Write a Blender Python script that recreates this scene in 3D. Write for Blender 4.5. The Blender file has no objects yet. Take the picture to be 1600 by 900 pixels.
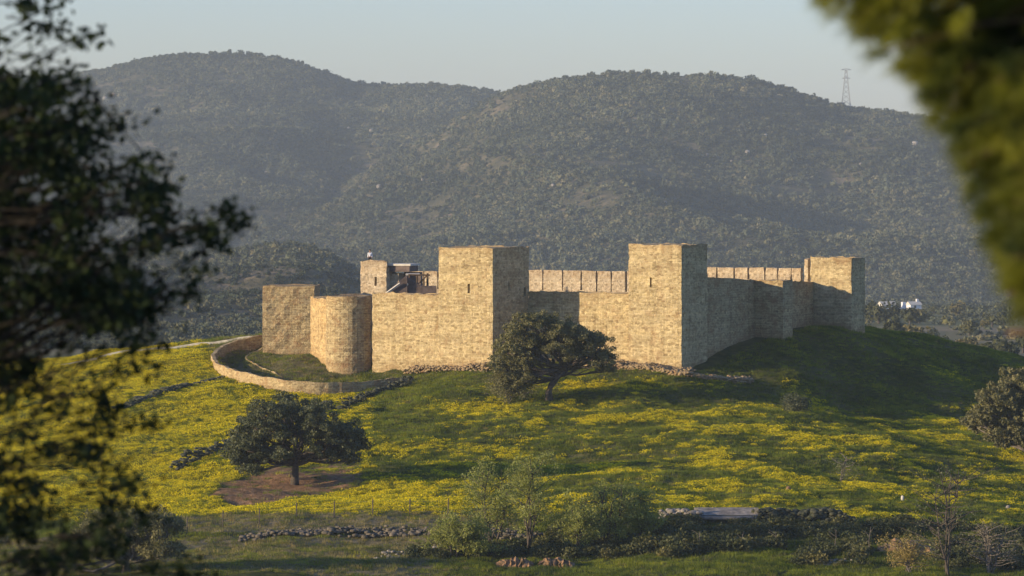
import bpy, bmesh, math, random
import numpy as np
from mathutils import Vector, Matrix, Euler
R = math.radians
sc = bpy.context.scene
COL = sc.collection

# ------------------------------------------------------------------ camera
F = 6400.0                       # focal length in pixels of the 1600 px wide photograph
HOR = 250.0                      # row of the horizon
cam_d = bpy.data.cameras.new('camera'); cam = bpy.data.objects.new('camera', cam_d); COL.objects.link(cam)
cam_d.sensor_width = 36.0; cam_d.lens = 144.0; cam_d.shift_y = -200.0/1600.0
cam_d.clip_start = 0.5; cam_d.clip_end = 20000.0
cam.location = (0, 0, 0); cam.rotation_euler = (R(90), 0, 0)
cam_d.dof.use_dof = True; cam_d.dof.focus_distance = 395.0; cam_d.dof.aperture_fstop = 3.0
sc.camera = cam
# ------------------------------------------------------------------ world and sun
SUN_EL = R(10.6); SUN_A = R(20.0)          # elevation; angle in front of due left
sun_dir = Vector((-math.cos(SUN_A)*math.cos(SUN_EL), -math.sin(SUN_A)*math.cos(SUN_EL), math.sin(SUN_EL)))
w = bpy.data.worlds.new('World'); sc.world = w; w.use_nodes = True
nt = w.node_tree; nt.nodes.clear()
sky = nt.nodes.new('ShaderNodeTexSky'); sky.sky_type = 'NISHITA'; sky.sun_disc = False
sky.sun_elevation = SUN_EL
sky.sun_rotation = math.atan2(sun_dir.x, sun_dir.y) % (2*math.pi)
sky.altitude = 300; sky.air_density = 1.0; sky.dust_density = 0.6; sky.ozone_density = 2.5
bg = nt.nodes.new('ShaderNodeBackground'); bg.inputs['Strength'].default_value = 0.122
wo = nt.nodes.new('ShaderNodeOutputWorld')
tint = nt.nodes.new('ShaderNodeMix'); tint.data_type = 'RGBA'; tint.blend_type = 'MULTIPLY'; tint.inputs[0].default_value = 1.0
nt.links.new(sky.outputs[0], tint.inputs[6]); tint.inputs[7].default_value = (1.0, 1.04, 1.44, 1)
nt.links.new(tint.outputs[2], bg.inputs['Color']); nt.links.new(bg.outputs[0], wo.inputs['Surface'])
sd = bpy.data.lights.new('sun', 'SUN'); sun = bpy.data.objects.new('sun', sd); COL.objects.link(sun)
sd.energy = 5.0; sd.angle = R(0.55); sd.color = (1.0, 0.78, 0.50)
sun.rotation_euler = (-sun_dir).to_track_quat('-Z', 'Y').to_euler()
sun.location = (-100, -30, 120)
# ------------------------------------------------------------------ exposure
sc.view_settings.view_transform = 'Standard'; sc.view_settings.look = 'None'
sc.view_settings.gamma = 1.0; sc.view_settings.exposure = 0.50
sc.cycles.max_bounces = 5; sc.cycles.diffuse_bounces = 2; sc.cycles.glossy_bounces = 1
sc.cycles.transmission_bounces = 2; sc.cycles.transparent_max_bounces = 4; sc.cycles.volume_bounces = 0
sc.cycles.use_denoising = True

# ------------------------------------------------------------------ numeric helpers
def _h(ix, iy, iz, s):
    n = (ix.astype(np.int64)*374761393 + iy.astype(np.int64)*668265263 + iz.astype(np.int64)*2147483647 + s*974711) & 0xFFFFFFFF
    n = ((n ^ (n >> 13)) * 1274126177) & 0xFFFFFFFF
    n = ((n ^ (n >> 16)) * 2246822519) & 0xFFFFFFFF
    return ((n ^ (n >> 15)) & 0xFFFFFF) / float(0xFFFFFF)
def vnoise(x, y, z=0.0, s=0):
    x, y, z = np.broadcast_arrays(np.asarray(x, float), np.asarray(y, float), np.asarray(z, float))
    x0, y0, z0 = np.floor(x), np.floor(y), np.floor(z)
    fx, fy, fz = x-x0, y-y0, z-z0
    fx, fy, fz = [f*f*f*(f*(f*6-15)+10) for f in (fx, fy, fz)]
    r = 0
    for dx in (0, 1):
        for dy in (0, 1):
            for dz in (0, 1):
                r = r + _h(x0+dx, y0+dy, z0+dz, s)*(fx if dx else 1-fx)*(fy if dy else 1-fy)*(fz if dz else 1-fz)
    return r*2-1
def fbm(x, y, z=0.0, s=0, o=4, g=0.5):
    a, t, n = 1.0, 0.0, 0.0
    for i in range(o):
        t = t + a*vnoise(np.asarray(x)*2**i, np.asarray(y)*2**i, np.asarray(z)*2**i, s+i*17); n += a; a *= g
    return t/n
def sstep(a, b, x):
    t = np.clip((np.asarray(x, float)-a)/(b-a), 0, 1); return t*t*(3-2*t)
def P(px, row, d):               # a picture position with its real distance -> metres
    return Vector(((px-800)/F*d, d, (HOR-row)/F*d))

# ------------------------------------------------------------------ terrain
YB = [-400, -100, 0, 10, 30, 60, 100, 200, 285, 300, 325, 340, 395, 405, 425, 445, 470, 520, 600, 700, 1000, 1300, 1700, 2400, 6000]
ZB = [6, 2.5, -1.75, -3.0, -5.4, -10.5, -16.5, -27.0, -29.4, -29.2, -28.0, -26.9, -21.6, -20.3, -18.6, -18.5, -22.5, -30, -33.5, -34.5, -41, -49.5, -62.5, -82, -140]
def base_z(x, y):
    z = np.interp(y, YB, ZB)
    for dy in (-6, 6):
        z = z + np.interp(np.asarray(y)+dy*np.clip(np.asarray(y)/300, .2, 8), YB, ZB)
    z = z/3
    hill = np.exp(-((np.asarray(y)-415)/70)**2)
    return z - hill*(np.asarray(x)/55.0)**2*3.0*(1/(1+(np.abs(x)/120.0)**2))
CP = [  # picture column, row and distance of ground seen in the photograph
 (-150,900,288),(0,897,287),(200,893,287),(400,893,287),(600,890,290),(800,890,292),(1000,893,290),(1200,893,290),(1400,893,290),(1600,895,292),(1750,897,292),
 (400,870,297),(600,868,298),(800,872,298),(1000,868,298),(1200,868,298),(1400,865,300),
 (400,842,311),(600,836,312),(720,834,312),(850,842,308),(1000,838,308),(1200,835,310),(1400,845,309),(1600,850,310),
 (300,822,316),(400,818,316),(600,806,317),(720,802,318),(900,800,320),(1100,808,318),(1300,812,318),(1500,822,320),(1650,835,320),
 (200,812,323),(400,800,324),(600,788,326),(800,775,330),(1000,772,330),(1200,775,330),(1400,785,332),(1600,800,335),(1750,810,340),
 (-100,830,325),(0,810,327),(200,770,340),(340,765,338),(460,757,342),(600,745,346),(800,735,347),(1000,735,346),(1200,740,345),(1400,750,348),(1600,765,352),
 (-100,760,352),(0,745,356),(200,700,366),(400,700,364),(600,695,365),(800,690,364),(1000,690,363),(1200,690,364),(1400,700,368),(1600,720,374),
 (-100,700,382),(0,680,386),(200,648,390),(400,650,386),(600,645,385),(800,655,378),(1000,655,376),(1200,650,382),(1400,668,388),(1600,685,392),(1750,700,392),
 (-100,640,415),(0,625,418),(200,595,412),(330,578,414),(400,612,399),(460,622,398),(560,614,400),(640,598,404),(860,625,388),(1000,612,393),(1200,600,402),(1300,590,408),(1450,610,412),(1600,640,412),(1750,650,415),
 (-200,650,430),(-100,625,430),(0,598,431),(100,570,431),(210,551,431),(300,540,431),(400,528,432),(350,552,422),
 (430,575,414),(500,590,411),(450,560,422),(410,557,424),(485,556,420),(545,597,409.7),(600,590,408),(685,583,407),(770,578,404),(900,582,402),(985,573,402.5),(1065,578,399),(1105,574,403),(1112,552,408),(1180,530,413),(1227,510,422),(1275,514,426),(1328,517,423),(1348,517,427),
 (1200,560,404),(1300,545,414),(1400,545,424),(1500,560,430),(1600,590,430),
 (1348,516,442),(1450,529,444),(1520,540,444),(1600,560,445),(1700,585,445),
 (850,505,425),(600,515,428),(1000,505,425),(900,500,445),(500,520,440)]
_c = np.array([[(a-800)/F*d, d, (HOR-b)/F*d] for a, b, d in CP])
_res = _c[:, 2]-base_z(_c[:, 0], _c[:, 1])
def _K(x, y, cx, cy):
    d2 = ((x[:, None]-cx[None])/1.15)**2+(y[:, None]-cy[None])**2
    return 0.6*np.exp(-d2/(2*17.0**2))+0.4*np.exp(-d2/(2*7.0**2))
_wt = np.linalg.solve(_K(_c[:, 0], _c[:, 1], _c[:, 0], _c[:, 1])+np.eye(len(_c))*0.02, _res)
WALK = [((q-800)/F*d, d) for q, d in ((405, 429), (383, 426.5), (364, 423.5), (357, 419.5), (368, 415), (400, 410), (445, 405.5), (500, 403.8))]
def ground(x, y):
    x, y = np.broadcast_arrays(np.asarray(x, float), np.asarray(y, float))
    sh = x.shape; x = x.ravel(); y = y.ravel()
    z = base_z(x, y).copy()
    m = (np.abs(x) < 130) & (y > 230) & (y < 500)
    xi, yi = x[m], y[m]; r = np.zeros(xi.shape)
    for k in range(0, len(xi), 40000):
        r[k:k+40000] = _K(xi[k:k+40000], yi[k:k+40000], _c[:, 0], _c[:, 1]) @ _wt
    z[m] += r
    near = np.exp(-((y-370)/100.0)**4)
    z += near*(0.55*fbm(x/5.5, y/5.5, 0, 5, 3)+0.16*fbm(x/1.7, y/1.7, 0, 9, 2))
    z -= 1.3*np.exp(-((x-4.0)/12.0)**2-((y-357.0)/6.0)**2)  # hollow added to the slope to lengthen and widen the left oak's shadow
    # sunken walk inside the curved outer wall
    d2 = np.full(z.shape, 1e9)
    mm = (np.abs(x+25) < 12) & (np.abs(y-415) < 25)
    if mm.any():
        xa, ya = x[mm], y[mm]; dd = np.full(xa.shape, 1e9)
        for (ax_, ay_), (bx_, by_) in zip(WALK[:-1], WALK[1:]):
            vx, vy = bx_-ax_, by_-ay_; t = np.clip(((xa-ax_)*vx+(ya-ay_)*vy)/(vx*vx+vy*vy), 0, 1)
            dd = np.minimum(dd, (xa-ax_-t*vx)**2+(ya-ay_-t*vy)**2)
        zz = z[mm]; zz -= 0.75*np.exp(-(dd/1.3**2)**1.5); z[mm] = zz
    far = sstep(480, 700, y)
    z += far*(2.2*fbm(x/90, y/90, 0, 21, 3))
    return z.reshape(sh)
def gz(x, y): return float(ground(np.array([x]), np.array([y]))[0])

# ------------------------------------------------------------------ mesh helpers
def setp(o, label=None, cat=None, group=None, kind=None):
    if label: o['label'] = label
    if cat: o['category'] = cat
    if group: o['group'] = group
    if kind: o['kind'] = kind
    return o
def mesh_np(name, V, Fc, mat=None, parent=None, smooth=False, uv=None, mats=None, midx=None, link=True):
    V = np.asarray(V, dtype=np.float32); me = bpy.data.meshes.new(name)
    if isinstance(Fc, np.ndarray):
        k = Fc.shape[1]; n = len(Fc)
        me.vertices.add(len(V)); me.vertices.foreach_set('co', V.ravel())
        me.loops.add(n*k); me.loops.foreach_set('vertex_index', Fc.astype(np.int32).ravel())
        me.polygons.add(n); me.polygons.foreach_set('loop_start', np.arange(0, n*k, k, dtype=np.int32))
        me.update(calc_edges=True)
    else:
        me.from_pydata(V.tolist(), [], Fc)
    if uv is not None:
        l = me.uv_layers.new(name='UVMap')
        li = np.zeros(len(me.loops), dtype=np.int32); me.loops.foreach_get('vertex_index', li)
        l.data.foreach_set('uv', np.asarray(uv, dtype=np.float32)[li].ravel())
    for m in (mats or ([mat] if mat else [])): me.materials.append(m)
    if midx is not None: me.polygons.foreach_set('material_index', np.asarray(midx, dtype=np.int32))
    if smooth: me.polygons.foreach_set('use_smooth', np.ones(len(me.polygons), dtype=bool))
    me.update()
    o = bpy.data.objects.new(name, me)
    if link: COL.objects.link(o)
    if parent: o.parent = parent
    return o
def empty(name, loc=(0, 0, 0), label=None, cat=None, group=None):
    o = bpy.data.objects.new(name, None); COL.objects.link(o); o.location = loc; o.empty_display_size = 0.5
    return setp(o, label, cat, group)
class MB:
    def __init__(s): s.v = []; s.f = []; s.n = 0
    def add(s, V, Fc):
        V = np.asarray(V, float).reshape(-1, 3); s.v.append(V)
        s.f += [tuple(int(i)+s.n for i in f) for f in Fc]; s.n += len(V)
    def box(s, c, size, rz=0.0, rot=None):
        sx, sy, sz = [a/2 for a in size]
        V = np.array([(x, y, z) for x in (-sx, sx) for y in (-sy, sy) for z in (-sz, sz)])
        m = np.array(rot.to_matrix()) if rot is not None else np.array(Matrix.Rotation(rz, 3, 'Z'))
        s.add(V@m.T+np.array(c), [(0, 1, 3, 2), (4, 6, 7, 5), (0, 4, 5, 1), (2, 3, 7, 6), (0, 2, 6, 4), (1, 5, 7, 3)])
    def tube(s, pts, rad, n=6):
        pts = [Vector(p) for p in pts]
        if not hasattr(rad, '__len__'): rad = [rad]*len(pts)
        V = []; up = Vector((0.31, 0.17, 0.93))
        for i, p in enumerate(pts):
            t = (pts[min(i+1, len(pts)-1)]-pts[max(i-1, 0)])
            if t.length < 1e-9: t = Vector((0, 0, 1))
            t.normalize(); a = t.cross(up)
            if a.length < .05: a = t.cross(Vector((1, 0, 0)))
            a.normalize(); b = t.cross(a)
            for k in range(n):
                q = 2*math.pi*k/n; V.append(p+(a*math.cos(q)+b*math.sin(q))*rad[i])
        Fc = [(i*n+k, i*n+(k+1) % n, (i+1)*n+(k+1) % n, (i+1)*n+k) for i in range(len(pts)-1) for k in range(n)]
        Fc.append(tuple(range(n))[::-1]); Fc.append(tuple((len(pts)-1)*n+k for k in range(n)))
        s.add([tuple(v) for v in V], Fc)
    def build(s, name, mat, parent=None, smooth=False):
        V = np.concatenate(s.v) if s.v else np.zeros((0, 3))
        o = mesh_np(name, V, s.f, mat, parent, smooth); return o
def ico(sub):
    bm = bmesh.new(); bmesh.ops.create_icosphere(bm, subdivisions=sub, radius=1.0)
    V = np.array([v.co[:] for v in bm.verts]); Fc = np.array([[v.index for v in f.verts] for f in bm.faces]); bm.free()
    return V, Fc
ICO1, ICO2, ICO3 = ico(1), ico(2), ico(3)
def rock(seed, size, flat=0.75, sub=ICO2):
    V, Fc = sub
    n = fbm(V[:, 0]*1.3+seed*3.1, V[:, 1]*1.3, V[:, 2]*1.3, seed, 3)
    r = 1+0.38*n[:, None]
    V = V*r*np.array(size)*np.array((1, 1, flat))
    V = np.sign(V)*np.minimum(np.abs(V), np.array(size)*np.array((1, 1, flat))*0.86)
    return V, Fc

def quads(C, size, rs, aspect=0.55):
    n = len(C)
    u = rs.randn(n, 3); u /= np.linalg.norm(u, axis=1)[:, None]; v = np.cross(u, rs.randn(n, 3)); v /= np.linalg.norm(v, axis=1)[:, None]
    s = size*(0.6+0.8*rs.rand(n))[:, None]
    V = np.stack([C-u*s, C+v*s*aspect, C+u*s, C-v*s*aspect], 1).reshape(-1, 3)
    return V, np.arange(n*4).reshape(n, 4)
# ------------------------------------------------------------------ materials
def newmat(name, rough=0.9, spec=0.2):
    m = bpy.data.materials.new(name); m.use_nodes = True; t = m.node_tree
    b = t.nodes['Principled BSDF']; b.inputs['Roughness'].default_value = rough
    b.inputs['Specular IOR Level'].default_value = spec
    return m, t, b
def N(t, typ, **kw):
    n = t.nodes.new(typ)
    for k, v in kw.items(): setattr(n, k, v)
    return n
def noise(t, vec, scale, detail=4, rough=0.55, dist=0.0):
    n = N(t, 'ShaderNodeTexNoise'); n.inputs['Scale'].default_value = scale; n.inputs['Detail'].default_value = detail
    n.inputs['Roughness'].default_value = rough; n.inputs['Distortion'].default_value = dist
    if vec is not None: t.links.new(vec, n.inputs['Vector'])
    return n.outputs['Fac']
def ramp(t, fac, stops):
    r = N(t, 'ShaderNodeValToRGB'); e = r.color_ramp.elements
    while len(e) < len(stops): e.new(0.5)
    for i, (p, c) in enumerate(stops):
        e[i].position = p; e[i].color = (c[0], c[1], c[2], 1) if hasattr(c, '__len__') else (c, c, c, 1)
    t.links.new(fac, r.inputs['Fac']); return r.outputs['Color']
def mix(t, fac, a, b, mode='MIX'):
    m = N(t, 'ShaderNodeMix', data_type='RGBA', blend_type=mode)
    for s, v in (('Factor', fac), ('A', a), ('B', b)):
        i = [q for q in m.inputs if q.name == s and (q.type == 'VALUE' if s == 'Factor' else q.type == 'RGBA')][0]
        if hasattr(v, 'links') or isinstance(v, bpy.types.NodeSocket): t.links.new(v, i)
        else: i.default_value = v if s == 'Factor' else ((v[0], v[1], v[2], 1) if hasattr(v, '__len__') else (v, v, v, 1))
    return [q for q in m.outputs if q.type == 'RGBA'][0]
def math_n(t, op, a, b=None):
    m = N(t, 'ShaderNodeMath', operation=op)
    for i, v in enumerate((a, b)):
        if v is None: continue
        if isinstance(v, bpy.types.NodeSocket): t.links.new(v, m.inputs[i])
        else: m.inputs[i].default_value = v
    return m.outputs[0]
def attr(t, name, typ='GEOMETRY'):
    a = N(t, 'ShaderNodeAttribute', attribute_name=name, attribute_type=typ); return a
def bump(t, b, h, dist, strength=1.0):
    n = N(t, 'ShaderNodeBump'); n.inputs['Distance'].default_value = dist; n.inputs['Strength'].default_value = strength
    t.links.new(h, n.inputs['Height']); t.links.new(n.outputs[0], b.inputs['Normal'])
def geo_pos(t): return N(t, 'ShaderNodeNewGeometry').outputs['Position']

def masonry(name, c1, c2, c3, stain=(0.30, 0.17, 0.08), row=0.34, stain_amt=0.55, dark=0.5):
    m, t, b = newmat(name, 0.95, 0.1)
    uv = N(t, 'ShaderNodeUVMap').outputs[0]
    wob = noise(t, uv, 1.3, 3); 
    vm = N(t, 'ShaderNodeVectorMath', operation='MULTIPLY_ADD')
    cx = N(t, 'ShaderNodeCombineXYZ'); t.links.new(wob, cx.inputs[0]); t.links.new(noise(t, uv, 2.1, 2), cx.inputs[1])
    t.links.new(cx.outputs[0], vm.inputs[0]); vm.inputs[1].default_value = (0.5, 0.28, 0); t.links.new(uv, vm.inputs[2])
    br = N(t, 'ShaderNodeTexBrick'); t.links.new(vm.outputs[0], br.inputs['Vector'])
    br.inputs['Color1'].default_value = (*c1, 1); br.inputs['Color2'].default_value = (*c2, 1); br.inputs['Mortar'].default_value = (*[q*1.05 for q in c3], 1)
    br.inputs['Scale'].default_value = 1.0; br.inputs['Mortar Size'].default_value = 0.045; br.inputs['Mortar Smooth'].default_value = 0.5
    br.inputs['Brick Width'].default_value = 0.62; br.inputs['Row Height'].default_value = row; br.inputs['Bias'].default_value = 0.1
    pos = geo_pos(t)
    n_big = noise(t, pos, 0.3, 6, 0.7); n_mid = noise(t, pos, 1.1, 5, 0.7); n_small = noise(t, pos, 5.0, 4, 0.75)
    col = mix(t, ramp(t, n_big, [(0.38, 0.0), (0.62, 1.0)]), br.outputs['Color'], mix(t, 0.5, br.outputs['Color'], c3))
    mp = N(t, 'ShaderNodeVectorMath', operation='MULTIPLY'); t.links.new(vm.outputs[0], mp.inputs[0]); mp.inputs[1].default_value = (3.2, 5.6, 1)
    vo = N(t, 'ShaderNodeTexVoronoi'); vo.inputs['Scale'].default_value = 1.0; t.links.new(mp.outputs[0], vo.inputs['Vector'])
    sx = N(t, 'ShaderNodeSeparateColor'); t.links.new(vo.outputs['Color'], sx.inputs[0])
    col = mix(t, 1.0, col, ramp(t, sx.outputs[0], [(0.0, (0.60, 0.57, 0.53)), (0.30, (0.94, 0.93, 0.91)), (0.75, (1.06, 1.06, 1.05)), (1.0, (1.25, 1.24, 1.20))]), 'MULTIPLY')
    bm_ = N(t, 'ShaderNodeVectorMath', operation='MULTIPLY'); t.links.new(uv, bm_.inputs[0]); bm_.inputs[1].default_value = (0.13, 1.15, 1)
    col = mix(t, 1.0, col, ramp(t, noise(t, bm_.outputs[0], 1.0, 4, 0.7), [(0.36, (0.80, 0.78, 0.76)), (0.5, (1.0, 1.0, 1.0)), (0.64, (1.12, 1.11, 1.08))]), 'MULTIPLY')
    dm_ = N(t, 'ShaderNodeVectorMath', operation='MULTIPLY'); t.links.new(uv, dm_.inputs[0]); dm_.inputs[1].default_value = (1.6, 0.14, 1)
    col = mix(t, 1.0, col, ramp(t, noise(t, dm_.outputs[0], 1.0, 3, 0.7), [(0.34, (0.78, 0.76, 0.73)), (0.47, (1.0, 1.0, 1.0))]), 'MULTIPLY')
    st = ramp(t, n_mid, [(0.50, 0.0), (0.66, 1.0)])
    col = mix(t, math_n(t, 'MULTIPLY', st, stain_amt), col, stain)
    sp = ramp(t, n_small, [(0.57, 0.0), (0.68, 1.0)])
    col = mix(t, math_n(t, 'MULTIPLY', sp, dark), col, (0.12, 0.085, 0.045))
    # iron-coloured weathering where the masonry meets the soil, lichen grey along the top: follows the uv height
    cap = attr(t, 'weather').outputs['Fac']
    wmix = math_n(t, 'MULTIPLY', ramp(t, noise(t, pos, 0.9, 4), [(0.35, 0.2), (0.65, 1.0)]), cap)
    col = mix(t, wmix, col, (0.30, 0.185, 0.085))
    t.links.new(col, b.inputs['Base Color'])
    hh = math_n(t, 'ADD', math_n(t, 'MULTIPLY', br.outputs['Fac'], -0.5), math_n(t, 'MULTIPLY', noise(t, pos, 3.2, 5, 0.75), 1.6))
    bump(t, b, hh, 0.11, 0.7)
    return m
M = {}
M['wall'] = masonry('limestone masonry', (0.50, 0.40, 0.215), (0.40, 0.315, 0.16), (0.54, 0.44, 0.25), stain_amt=0.4, dark=0.45)
M['rubble'] = masonry('rubble masonry', (0.45, 0.355, 0.19), (0.33, 0.25, 0.13), (0.48, 0.39, 0.22), row=0.25, stain_amt=0.7, dark=0.75)
M['ochre'] = masonry('ochre masonry', (0.52, 0.38, 0.19), (0.45, 0.31, 0.14), (0.52, 0.40, 0.21), stain_amt=0.3, dark=0.3)
M['plinth'] = masonry('foundation stones', (0.37, 0.28, 0.155), (0.27, 0.19, 0.105), (0.40, 0.32, 0.19), stain=(0.28, 0.16, 0.08), row=0.22, stain_amt=0.8, dark=0.7)
M['render'] = masonry('pale inner wall', (0.56, 0.46, 0.31), (0.50, 0.40, 0.26), (0.58, 0.49, 0.34), stain_amt=0.3, dark=0.25)
def plain(name, c, var=0.25, scale=3.0, rough=0.85, c2=None, spec=0.2, bmp=0.0, obj_coords=False):
    m, t, b = newmat(name, rough, spec)
    pos = N(t, 'ShaderNodeTexCoord').outputs['Object'] if obj_coords else geo_pos(t)
    n = noise(t, pos, scale, 5, 0.65)
    c2 = c2 or tuple(q*(1-var*1.6) for q in c)
    t.links.new(ramp(t, n, [(0.36, c2), (0.62, c)]), b.inputs['Base Color'])
    if bmp: bump(t, b, n, bmp)
    return m
M['slit'] = plain('slit shade', (0.02, 0.017, 0.014))  # near-black colour standing for the shade inside the slots
M['timber'] = plain('weathered timber', (0.13, 0.085, 0.05), 0.3, 6)
M['roof'] = plain('grey slate lead', (0.17, 0.13, 0.11), 0.3, 2)
M['white'] = plain('whitewash', (0.80, 0.79, 0.76), 0.06, 1)
M['terracotta'] = plain('terracotta tiles', (0.36, 0.17, 0.09), 0.3, 2)
M['steel'] = plain('galvanised steel', (0.28, 0.29, 0.30), 0.1, 1, 0.5)
M['kerb'] = plain('pale concrete', (0.62, 0.58, 0.48), 0.15, 2)
M['drystone'] = plain('lichen grey field stone', (0.19, 0.16, 0.115), 0.45, 2.2, c2=(0.06, 0.055, 0.04), bmp=0.08)
M['darkstone'] = plain('dark shaded field stone', (0.085, 0.085, 0.055), 0.45, 2.2, c2=(0.03, 0.038, 0.018), bmp=0.08)  # field stone darkened for wall sides turned away from the sun
M['palestone'] = plain('pale granite', (0.34, 0.30, 0.24), 0.4, 1.6, c2=(0.13, 0.12, 0.10), bmp=0.08)
M['farrock'] = plain('far granite', (0.34, 0.31, 0.27), 0.3, 0.5)
M['earth'] = plain('orange earth', (0.34, 0.20, 0.10), 0.35, 2.4, c2=(0.10, 0.07, 0.035), bmp=0.15)
M['post'] = plain('old fence wood', (0.12, 0.10, 0.08), 0.3, 5)
M['wire'] = plain('fence wire', (0.16, 0.15, 0.14), 0.1, 5, 0.5)
M['bark'] = plain('holm oak bark', (0.11, 0.09, 0.07), 0.4, 5, c2=(0.045, 0.037, 0.03), bmp=0.04)
M['palebark'] = plain('pale olive bark', (0.22, 0.19, 0.15), 0.4, 3, c2=(0.10, 0.085, 0.07), bmp=0.04)
M['shadebark'] = plain('shaded near bark', (0.035, 0.030, 0.022), 0.4, 8)  # bark colour darkened to put the near branches in shade
M['pinebark'] = plain('pine bark', (0.10, 0.06, 0.04), 0.4, 8, c2=(0.08, 0.05, 0.03), bmp=0.02)
M['skin'] = plain('skin', (0.45, 0.28, 0.20), 0.05, 3, 0.6)
M['shirt'] = plain('pale shirt', (0.72, 0.74, 0.76), 0.08, 8)
M['trousers'] = plain('dark trousers', (0.02, 0.022, 0.028), 0.2, 8)
M['hair'] = plain('dark hair', (0.02, 0.015, 0.01), 0.2, 8)
M['glass'] = plain('dark window glass', (0.03, 0.035, 0.04), 0.1, 1, 0.2, spec=0.5)
def leafmat(name, dark, light, trans=0.25, scale=1.2, obj_rand=False, spec=0.25, rough=0.6):
    m, t, b = newmat(name, rough, spec)
    pos = geo_pos(t)
    n = noise(t, pos, scale, 3, 0.6)
    col = ramp(t, n, [(0.36, dark), (0.64, light)])
    if obj_rand:
        r = N(t, 'ShaderNodeObjectInfo').outputs['Random']
        col = mix(t, 1.0, col, ramp(t, r, [(0.0, (0.55, 0.60, 0.60)), (0.45, (0.95, 1.0, 0.9)), (0.8, (1.25, 1.15, 0.95)), (1.0, (1.75, 1.45, 1.15))]), 'MULTIPLY')
    t.links.new(col, b.inputs['Base Color'])
    if trans:
        tr = N(t, 'ShaderNodeBsdfTranslucent'); t.links.new(mix(t, 1.0, col, (1.3, 1.35, 0.6), 'MULTIPLY'), tr.inputs['Color'])
        mx = N(t, 'ShaderNodeMixShader'); mx.inputs[0].default_value = trans
        out = t.nodes['Material Output']
        t.links.new(b.outputs[0], mx.inputs[1]); t.links.new(tr.outputs[0], mx.inputs[2]); t.links.new(mx.outputs[0], out.inputs['Surface'])
    return m
M['oak'] = leafmat('holm oak leaves', (0.050, 0.062, 0.028), (0.125, 0.135, 0.065), 0.18)
M['oakwarm'] = leafmat('olive green oak leaves', (0.10, 0.10, 0.042), (0.22, 0.205, 0.09), 0.25)
M['oliveleaf'] = leafmat('silvery leaves', (0.10, 0.11, 0.06), (0.20, 0.20, 0.11), 0.2)
M['spring'] = leafmat('fresh spring leaves', (0.17, 0.19, 0.045), (0.31, 0.32, 0.09), 0.4)
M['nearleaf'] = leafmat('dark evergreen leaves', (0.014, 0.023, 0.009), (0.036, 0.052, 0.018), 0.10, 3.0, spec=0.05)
M['needle'] = leafmat('pine needles', (0.030, 0.048, 0.010), (0.24, 0.25, 0.022), 0.3, 2.2)
M['bramble'] = leafmat('bramble thicket leaves', (0.030, 0.042, 0.014), (0.10, 0.105, 0.042), 0.2, 0.6, True)
M['forest'] = leafmat('hill scrub', (0.050, 0.062, 0.042), (0.115, 0.125, 0.085), 0.0, 0.009, True, spec=0.05, rough=0.9)
M['valley'] = leafmat('valley trees', (0.05, 0.06, 0.03), (0.13, 0.125, 0.06), 0.0, 0.2, True, spec=0.05, rough=0.9)
M['grass'] = leafmat('meadow grass', (0.070, 0.100, 0.012), (0.20, 0.23, 0.026), 0.5, 0.25, True)
M['flower'] = leafmat('yellow mustard flowers', (0.72, 0.57, 0.012), (0.90, 0.73, 0.02), 0.40, 0.8, spec=0.05)
M['drygrass'] = leafmat('dry grass', (0.13, 0.125, 0.045), (0.22, 0.20, 0.085), 0.3, 0.6, True)
M['reed'] = leafmat('pale dead twigs', (0.14, 0.12, 0.08), (0.24, 0.20, 0.13), 0.1, 0.6)

def ground_mat():
    m, t, b = newmat('meadow ground', 0.95, 0.05)
    pos = geo_pos(t)
    n1 = noise(t, pos, 0.12, 5, 0.6); n2 = noise(t, pos, 1.1, 5, 0.7); n3 = noise(t, pos, 6.0, 3, 0.7)
    g = ramp(t, n2, [(0.3, (0.022, 0.032, 0.009)), (0.5, (0.052, 0.060, 0.013)), (0.72, (0.105, 0.098, 0.024))])
    g = mix(t, ramp(t, n1, [(0.42, 0.0), (0.66, 0.7)]), g, (0.14, 0.13, 0.05))
    fl = attr(t, 'flower').outputs['Fac']
    g = mix(t, math_n(t, 'MULTIPLY', fl, ramp(t, n2, [(0.36, 0.15), (0.60, 0.95)])), g, (0.60, 0.50, 0.018))
    so = attr(t, 'soil').outputs['Fac']
    soil = ramp(t, noise(t, pos, 1.8, 6, 0.7), [(0.3, (0.12, 0.075, 0.038)), (0.5, (0.25, 0.145, 0.072)), (0.72, (0.36, 0.24, 0.13))])
    so2 = ramp(t, math_n(t, 'ADD', so, math_n(t, 'MULTIPLY', math_n(t, 'SUBTRACT', n2, 0.5), 0.9)), [(0.35, 0.0), (0.6, 1.0)])
    g = mix(t, so2, g, soil)
    dr = attr(t, 'dry').outputs['Fac']
    dry = ramp(t, noise(t, pos, 1.2, 5, 0.7), [(0.3, (0.13, 0.11, 0.055)), (0.6, (0.27, 0.22, 0.125))])
    g = mix(t, math_n(t, 'MULTIPLY', dr, 0.85), g, dry)
    fa = attr(t, 'faraway').outputs['Fac']
    nf = noise(t, pos, 0.012, 4, 0.6)
    far = ramp(t, nf, [(0.3, (0.07, 0.085, 0.035)), (0.5, (0.15, 0.15, 0.07)), (0.7, (0.24, 0.20, 0.12))])
    g = mix(t, fa, g, far)
    t.links.new(g, b.inputs['Base Color'])
    bump(t, b, math_n(t, 'ADD', n2, math_n(t, 'MULTIPLY', n3, 0.4)), 0.25, 0.8)
    return m
M['ground'] = ground_mat()
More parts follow.
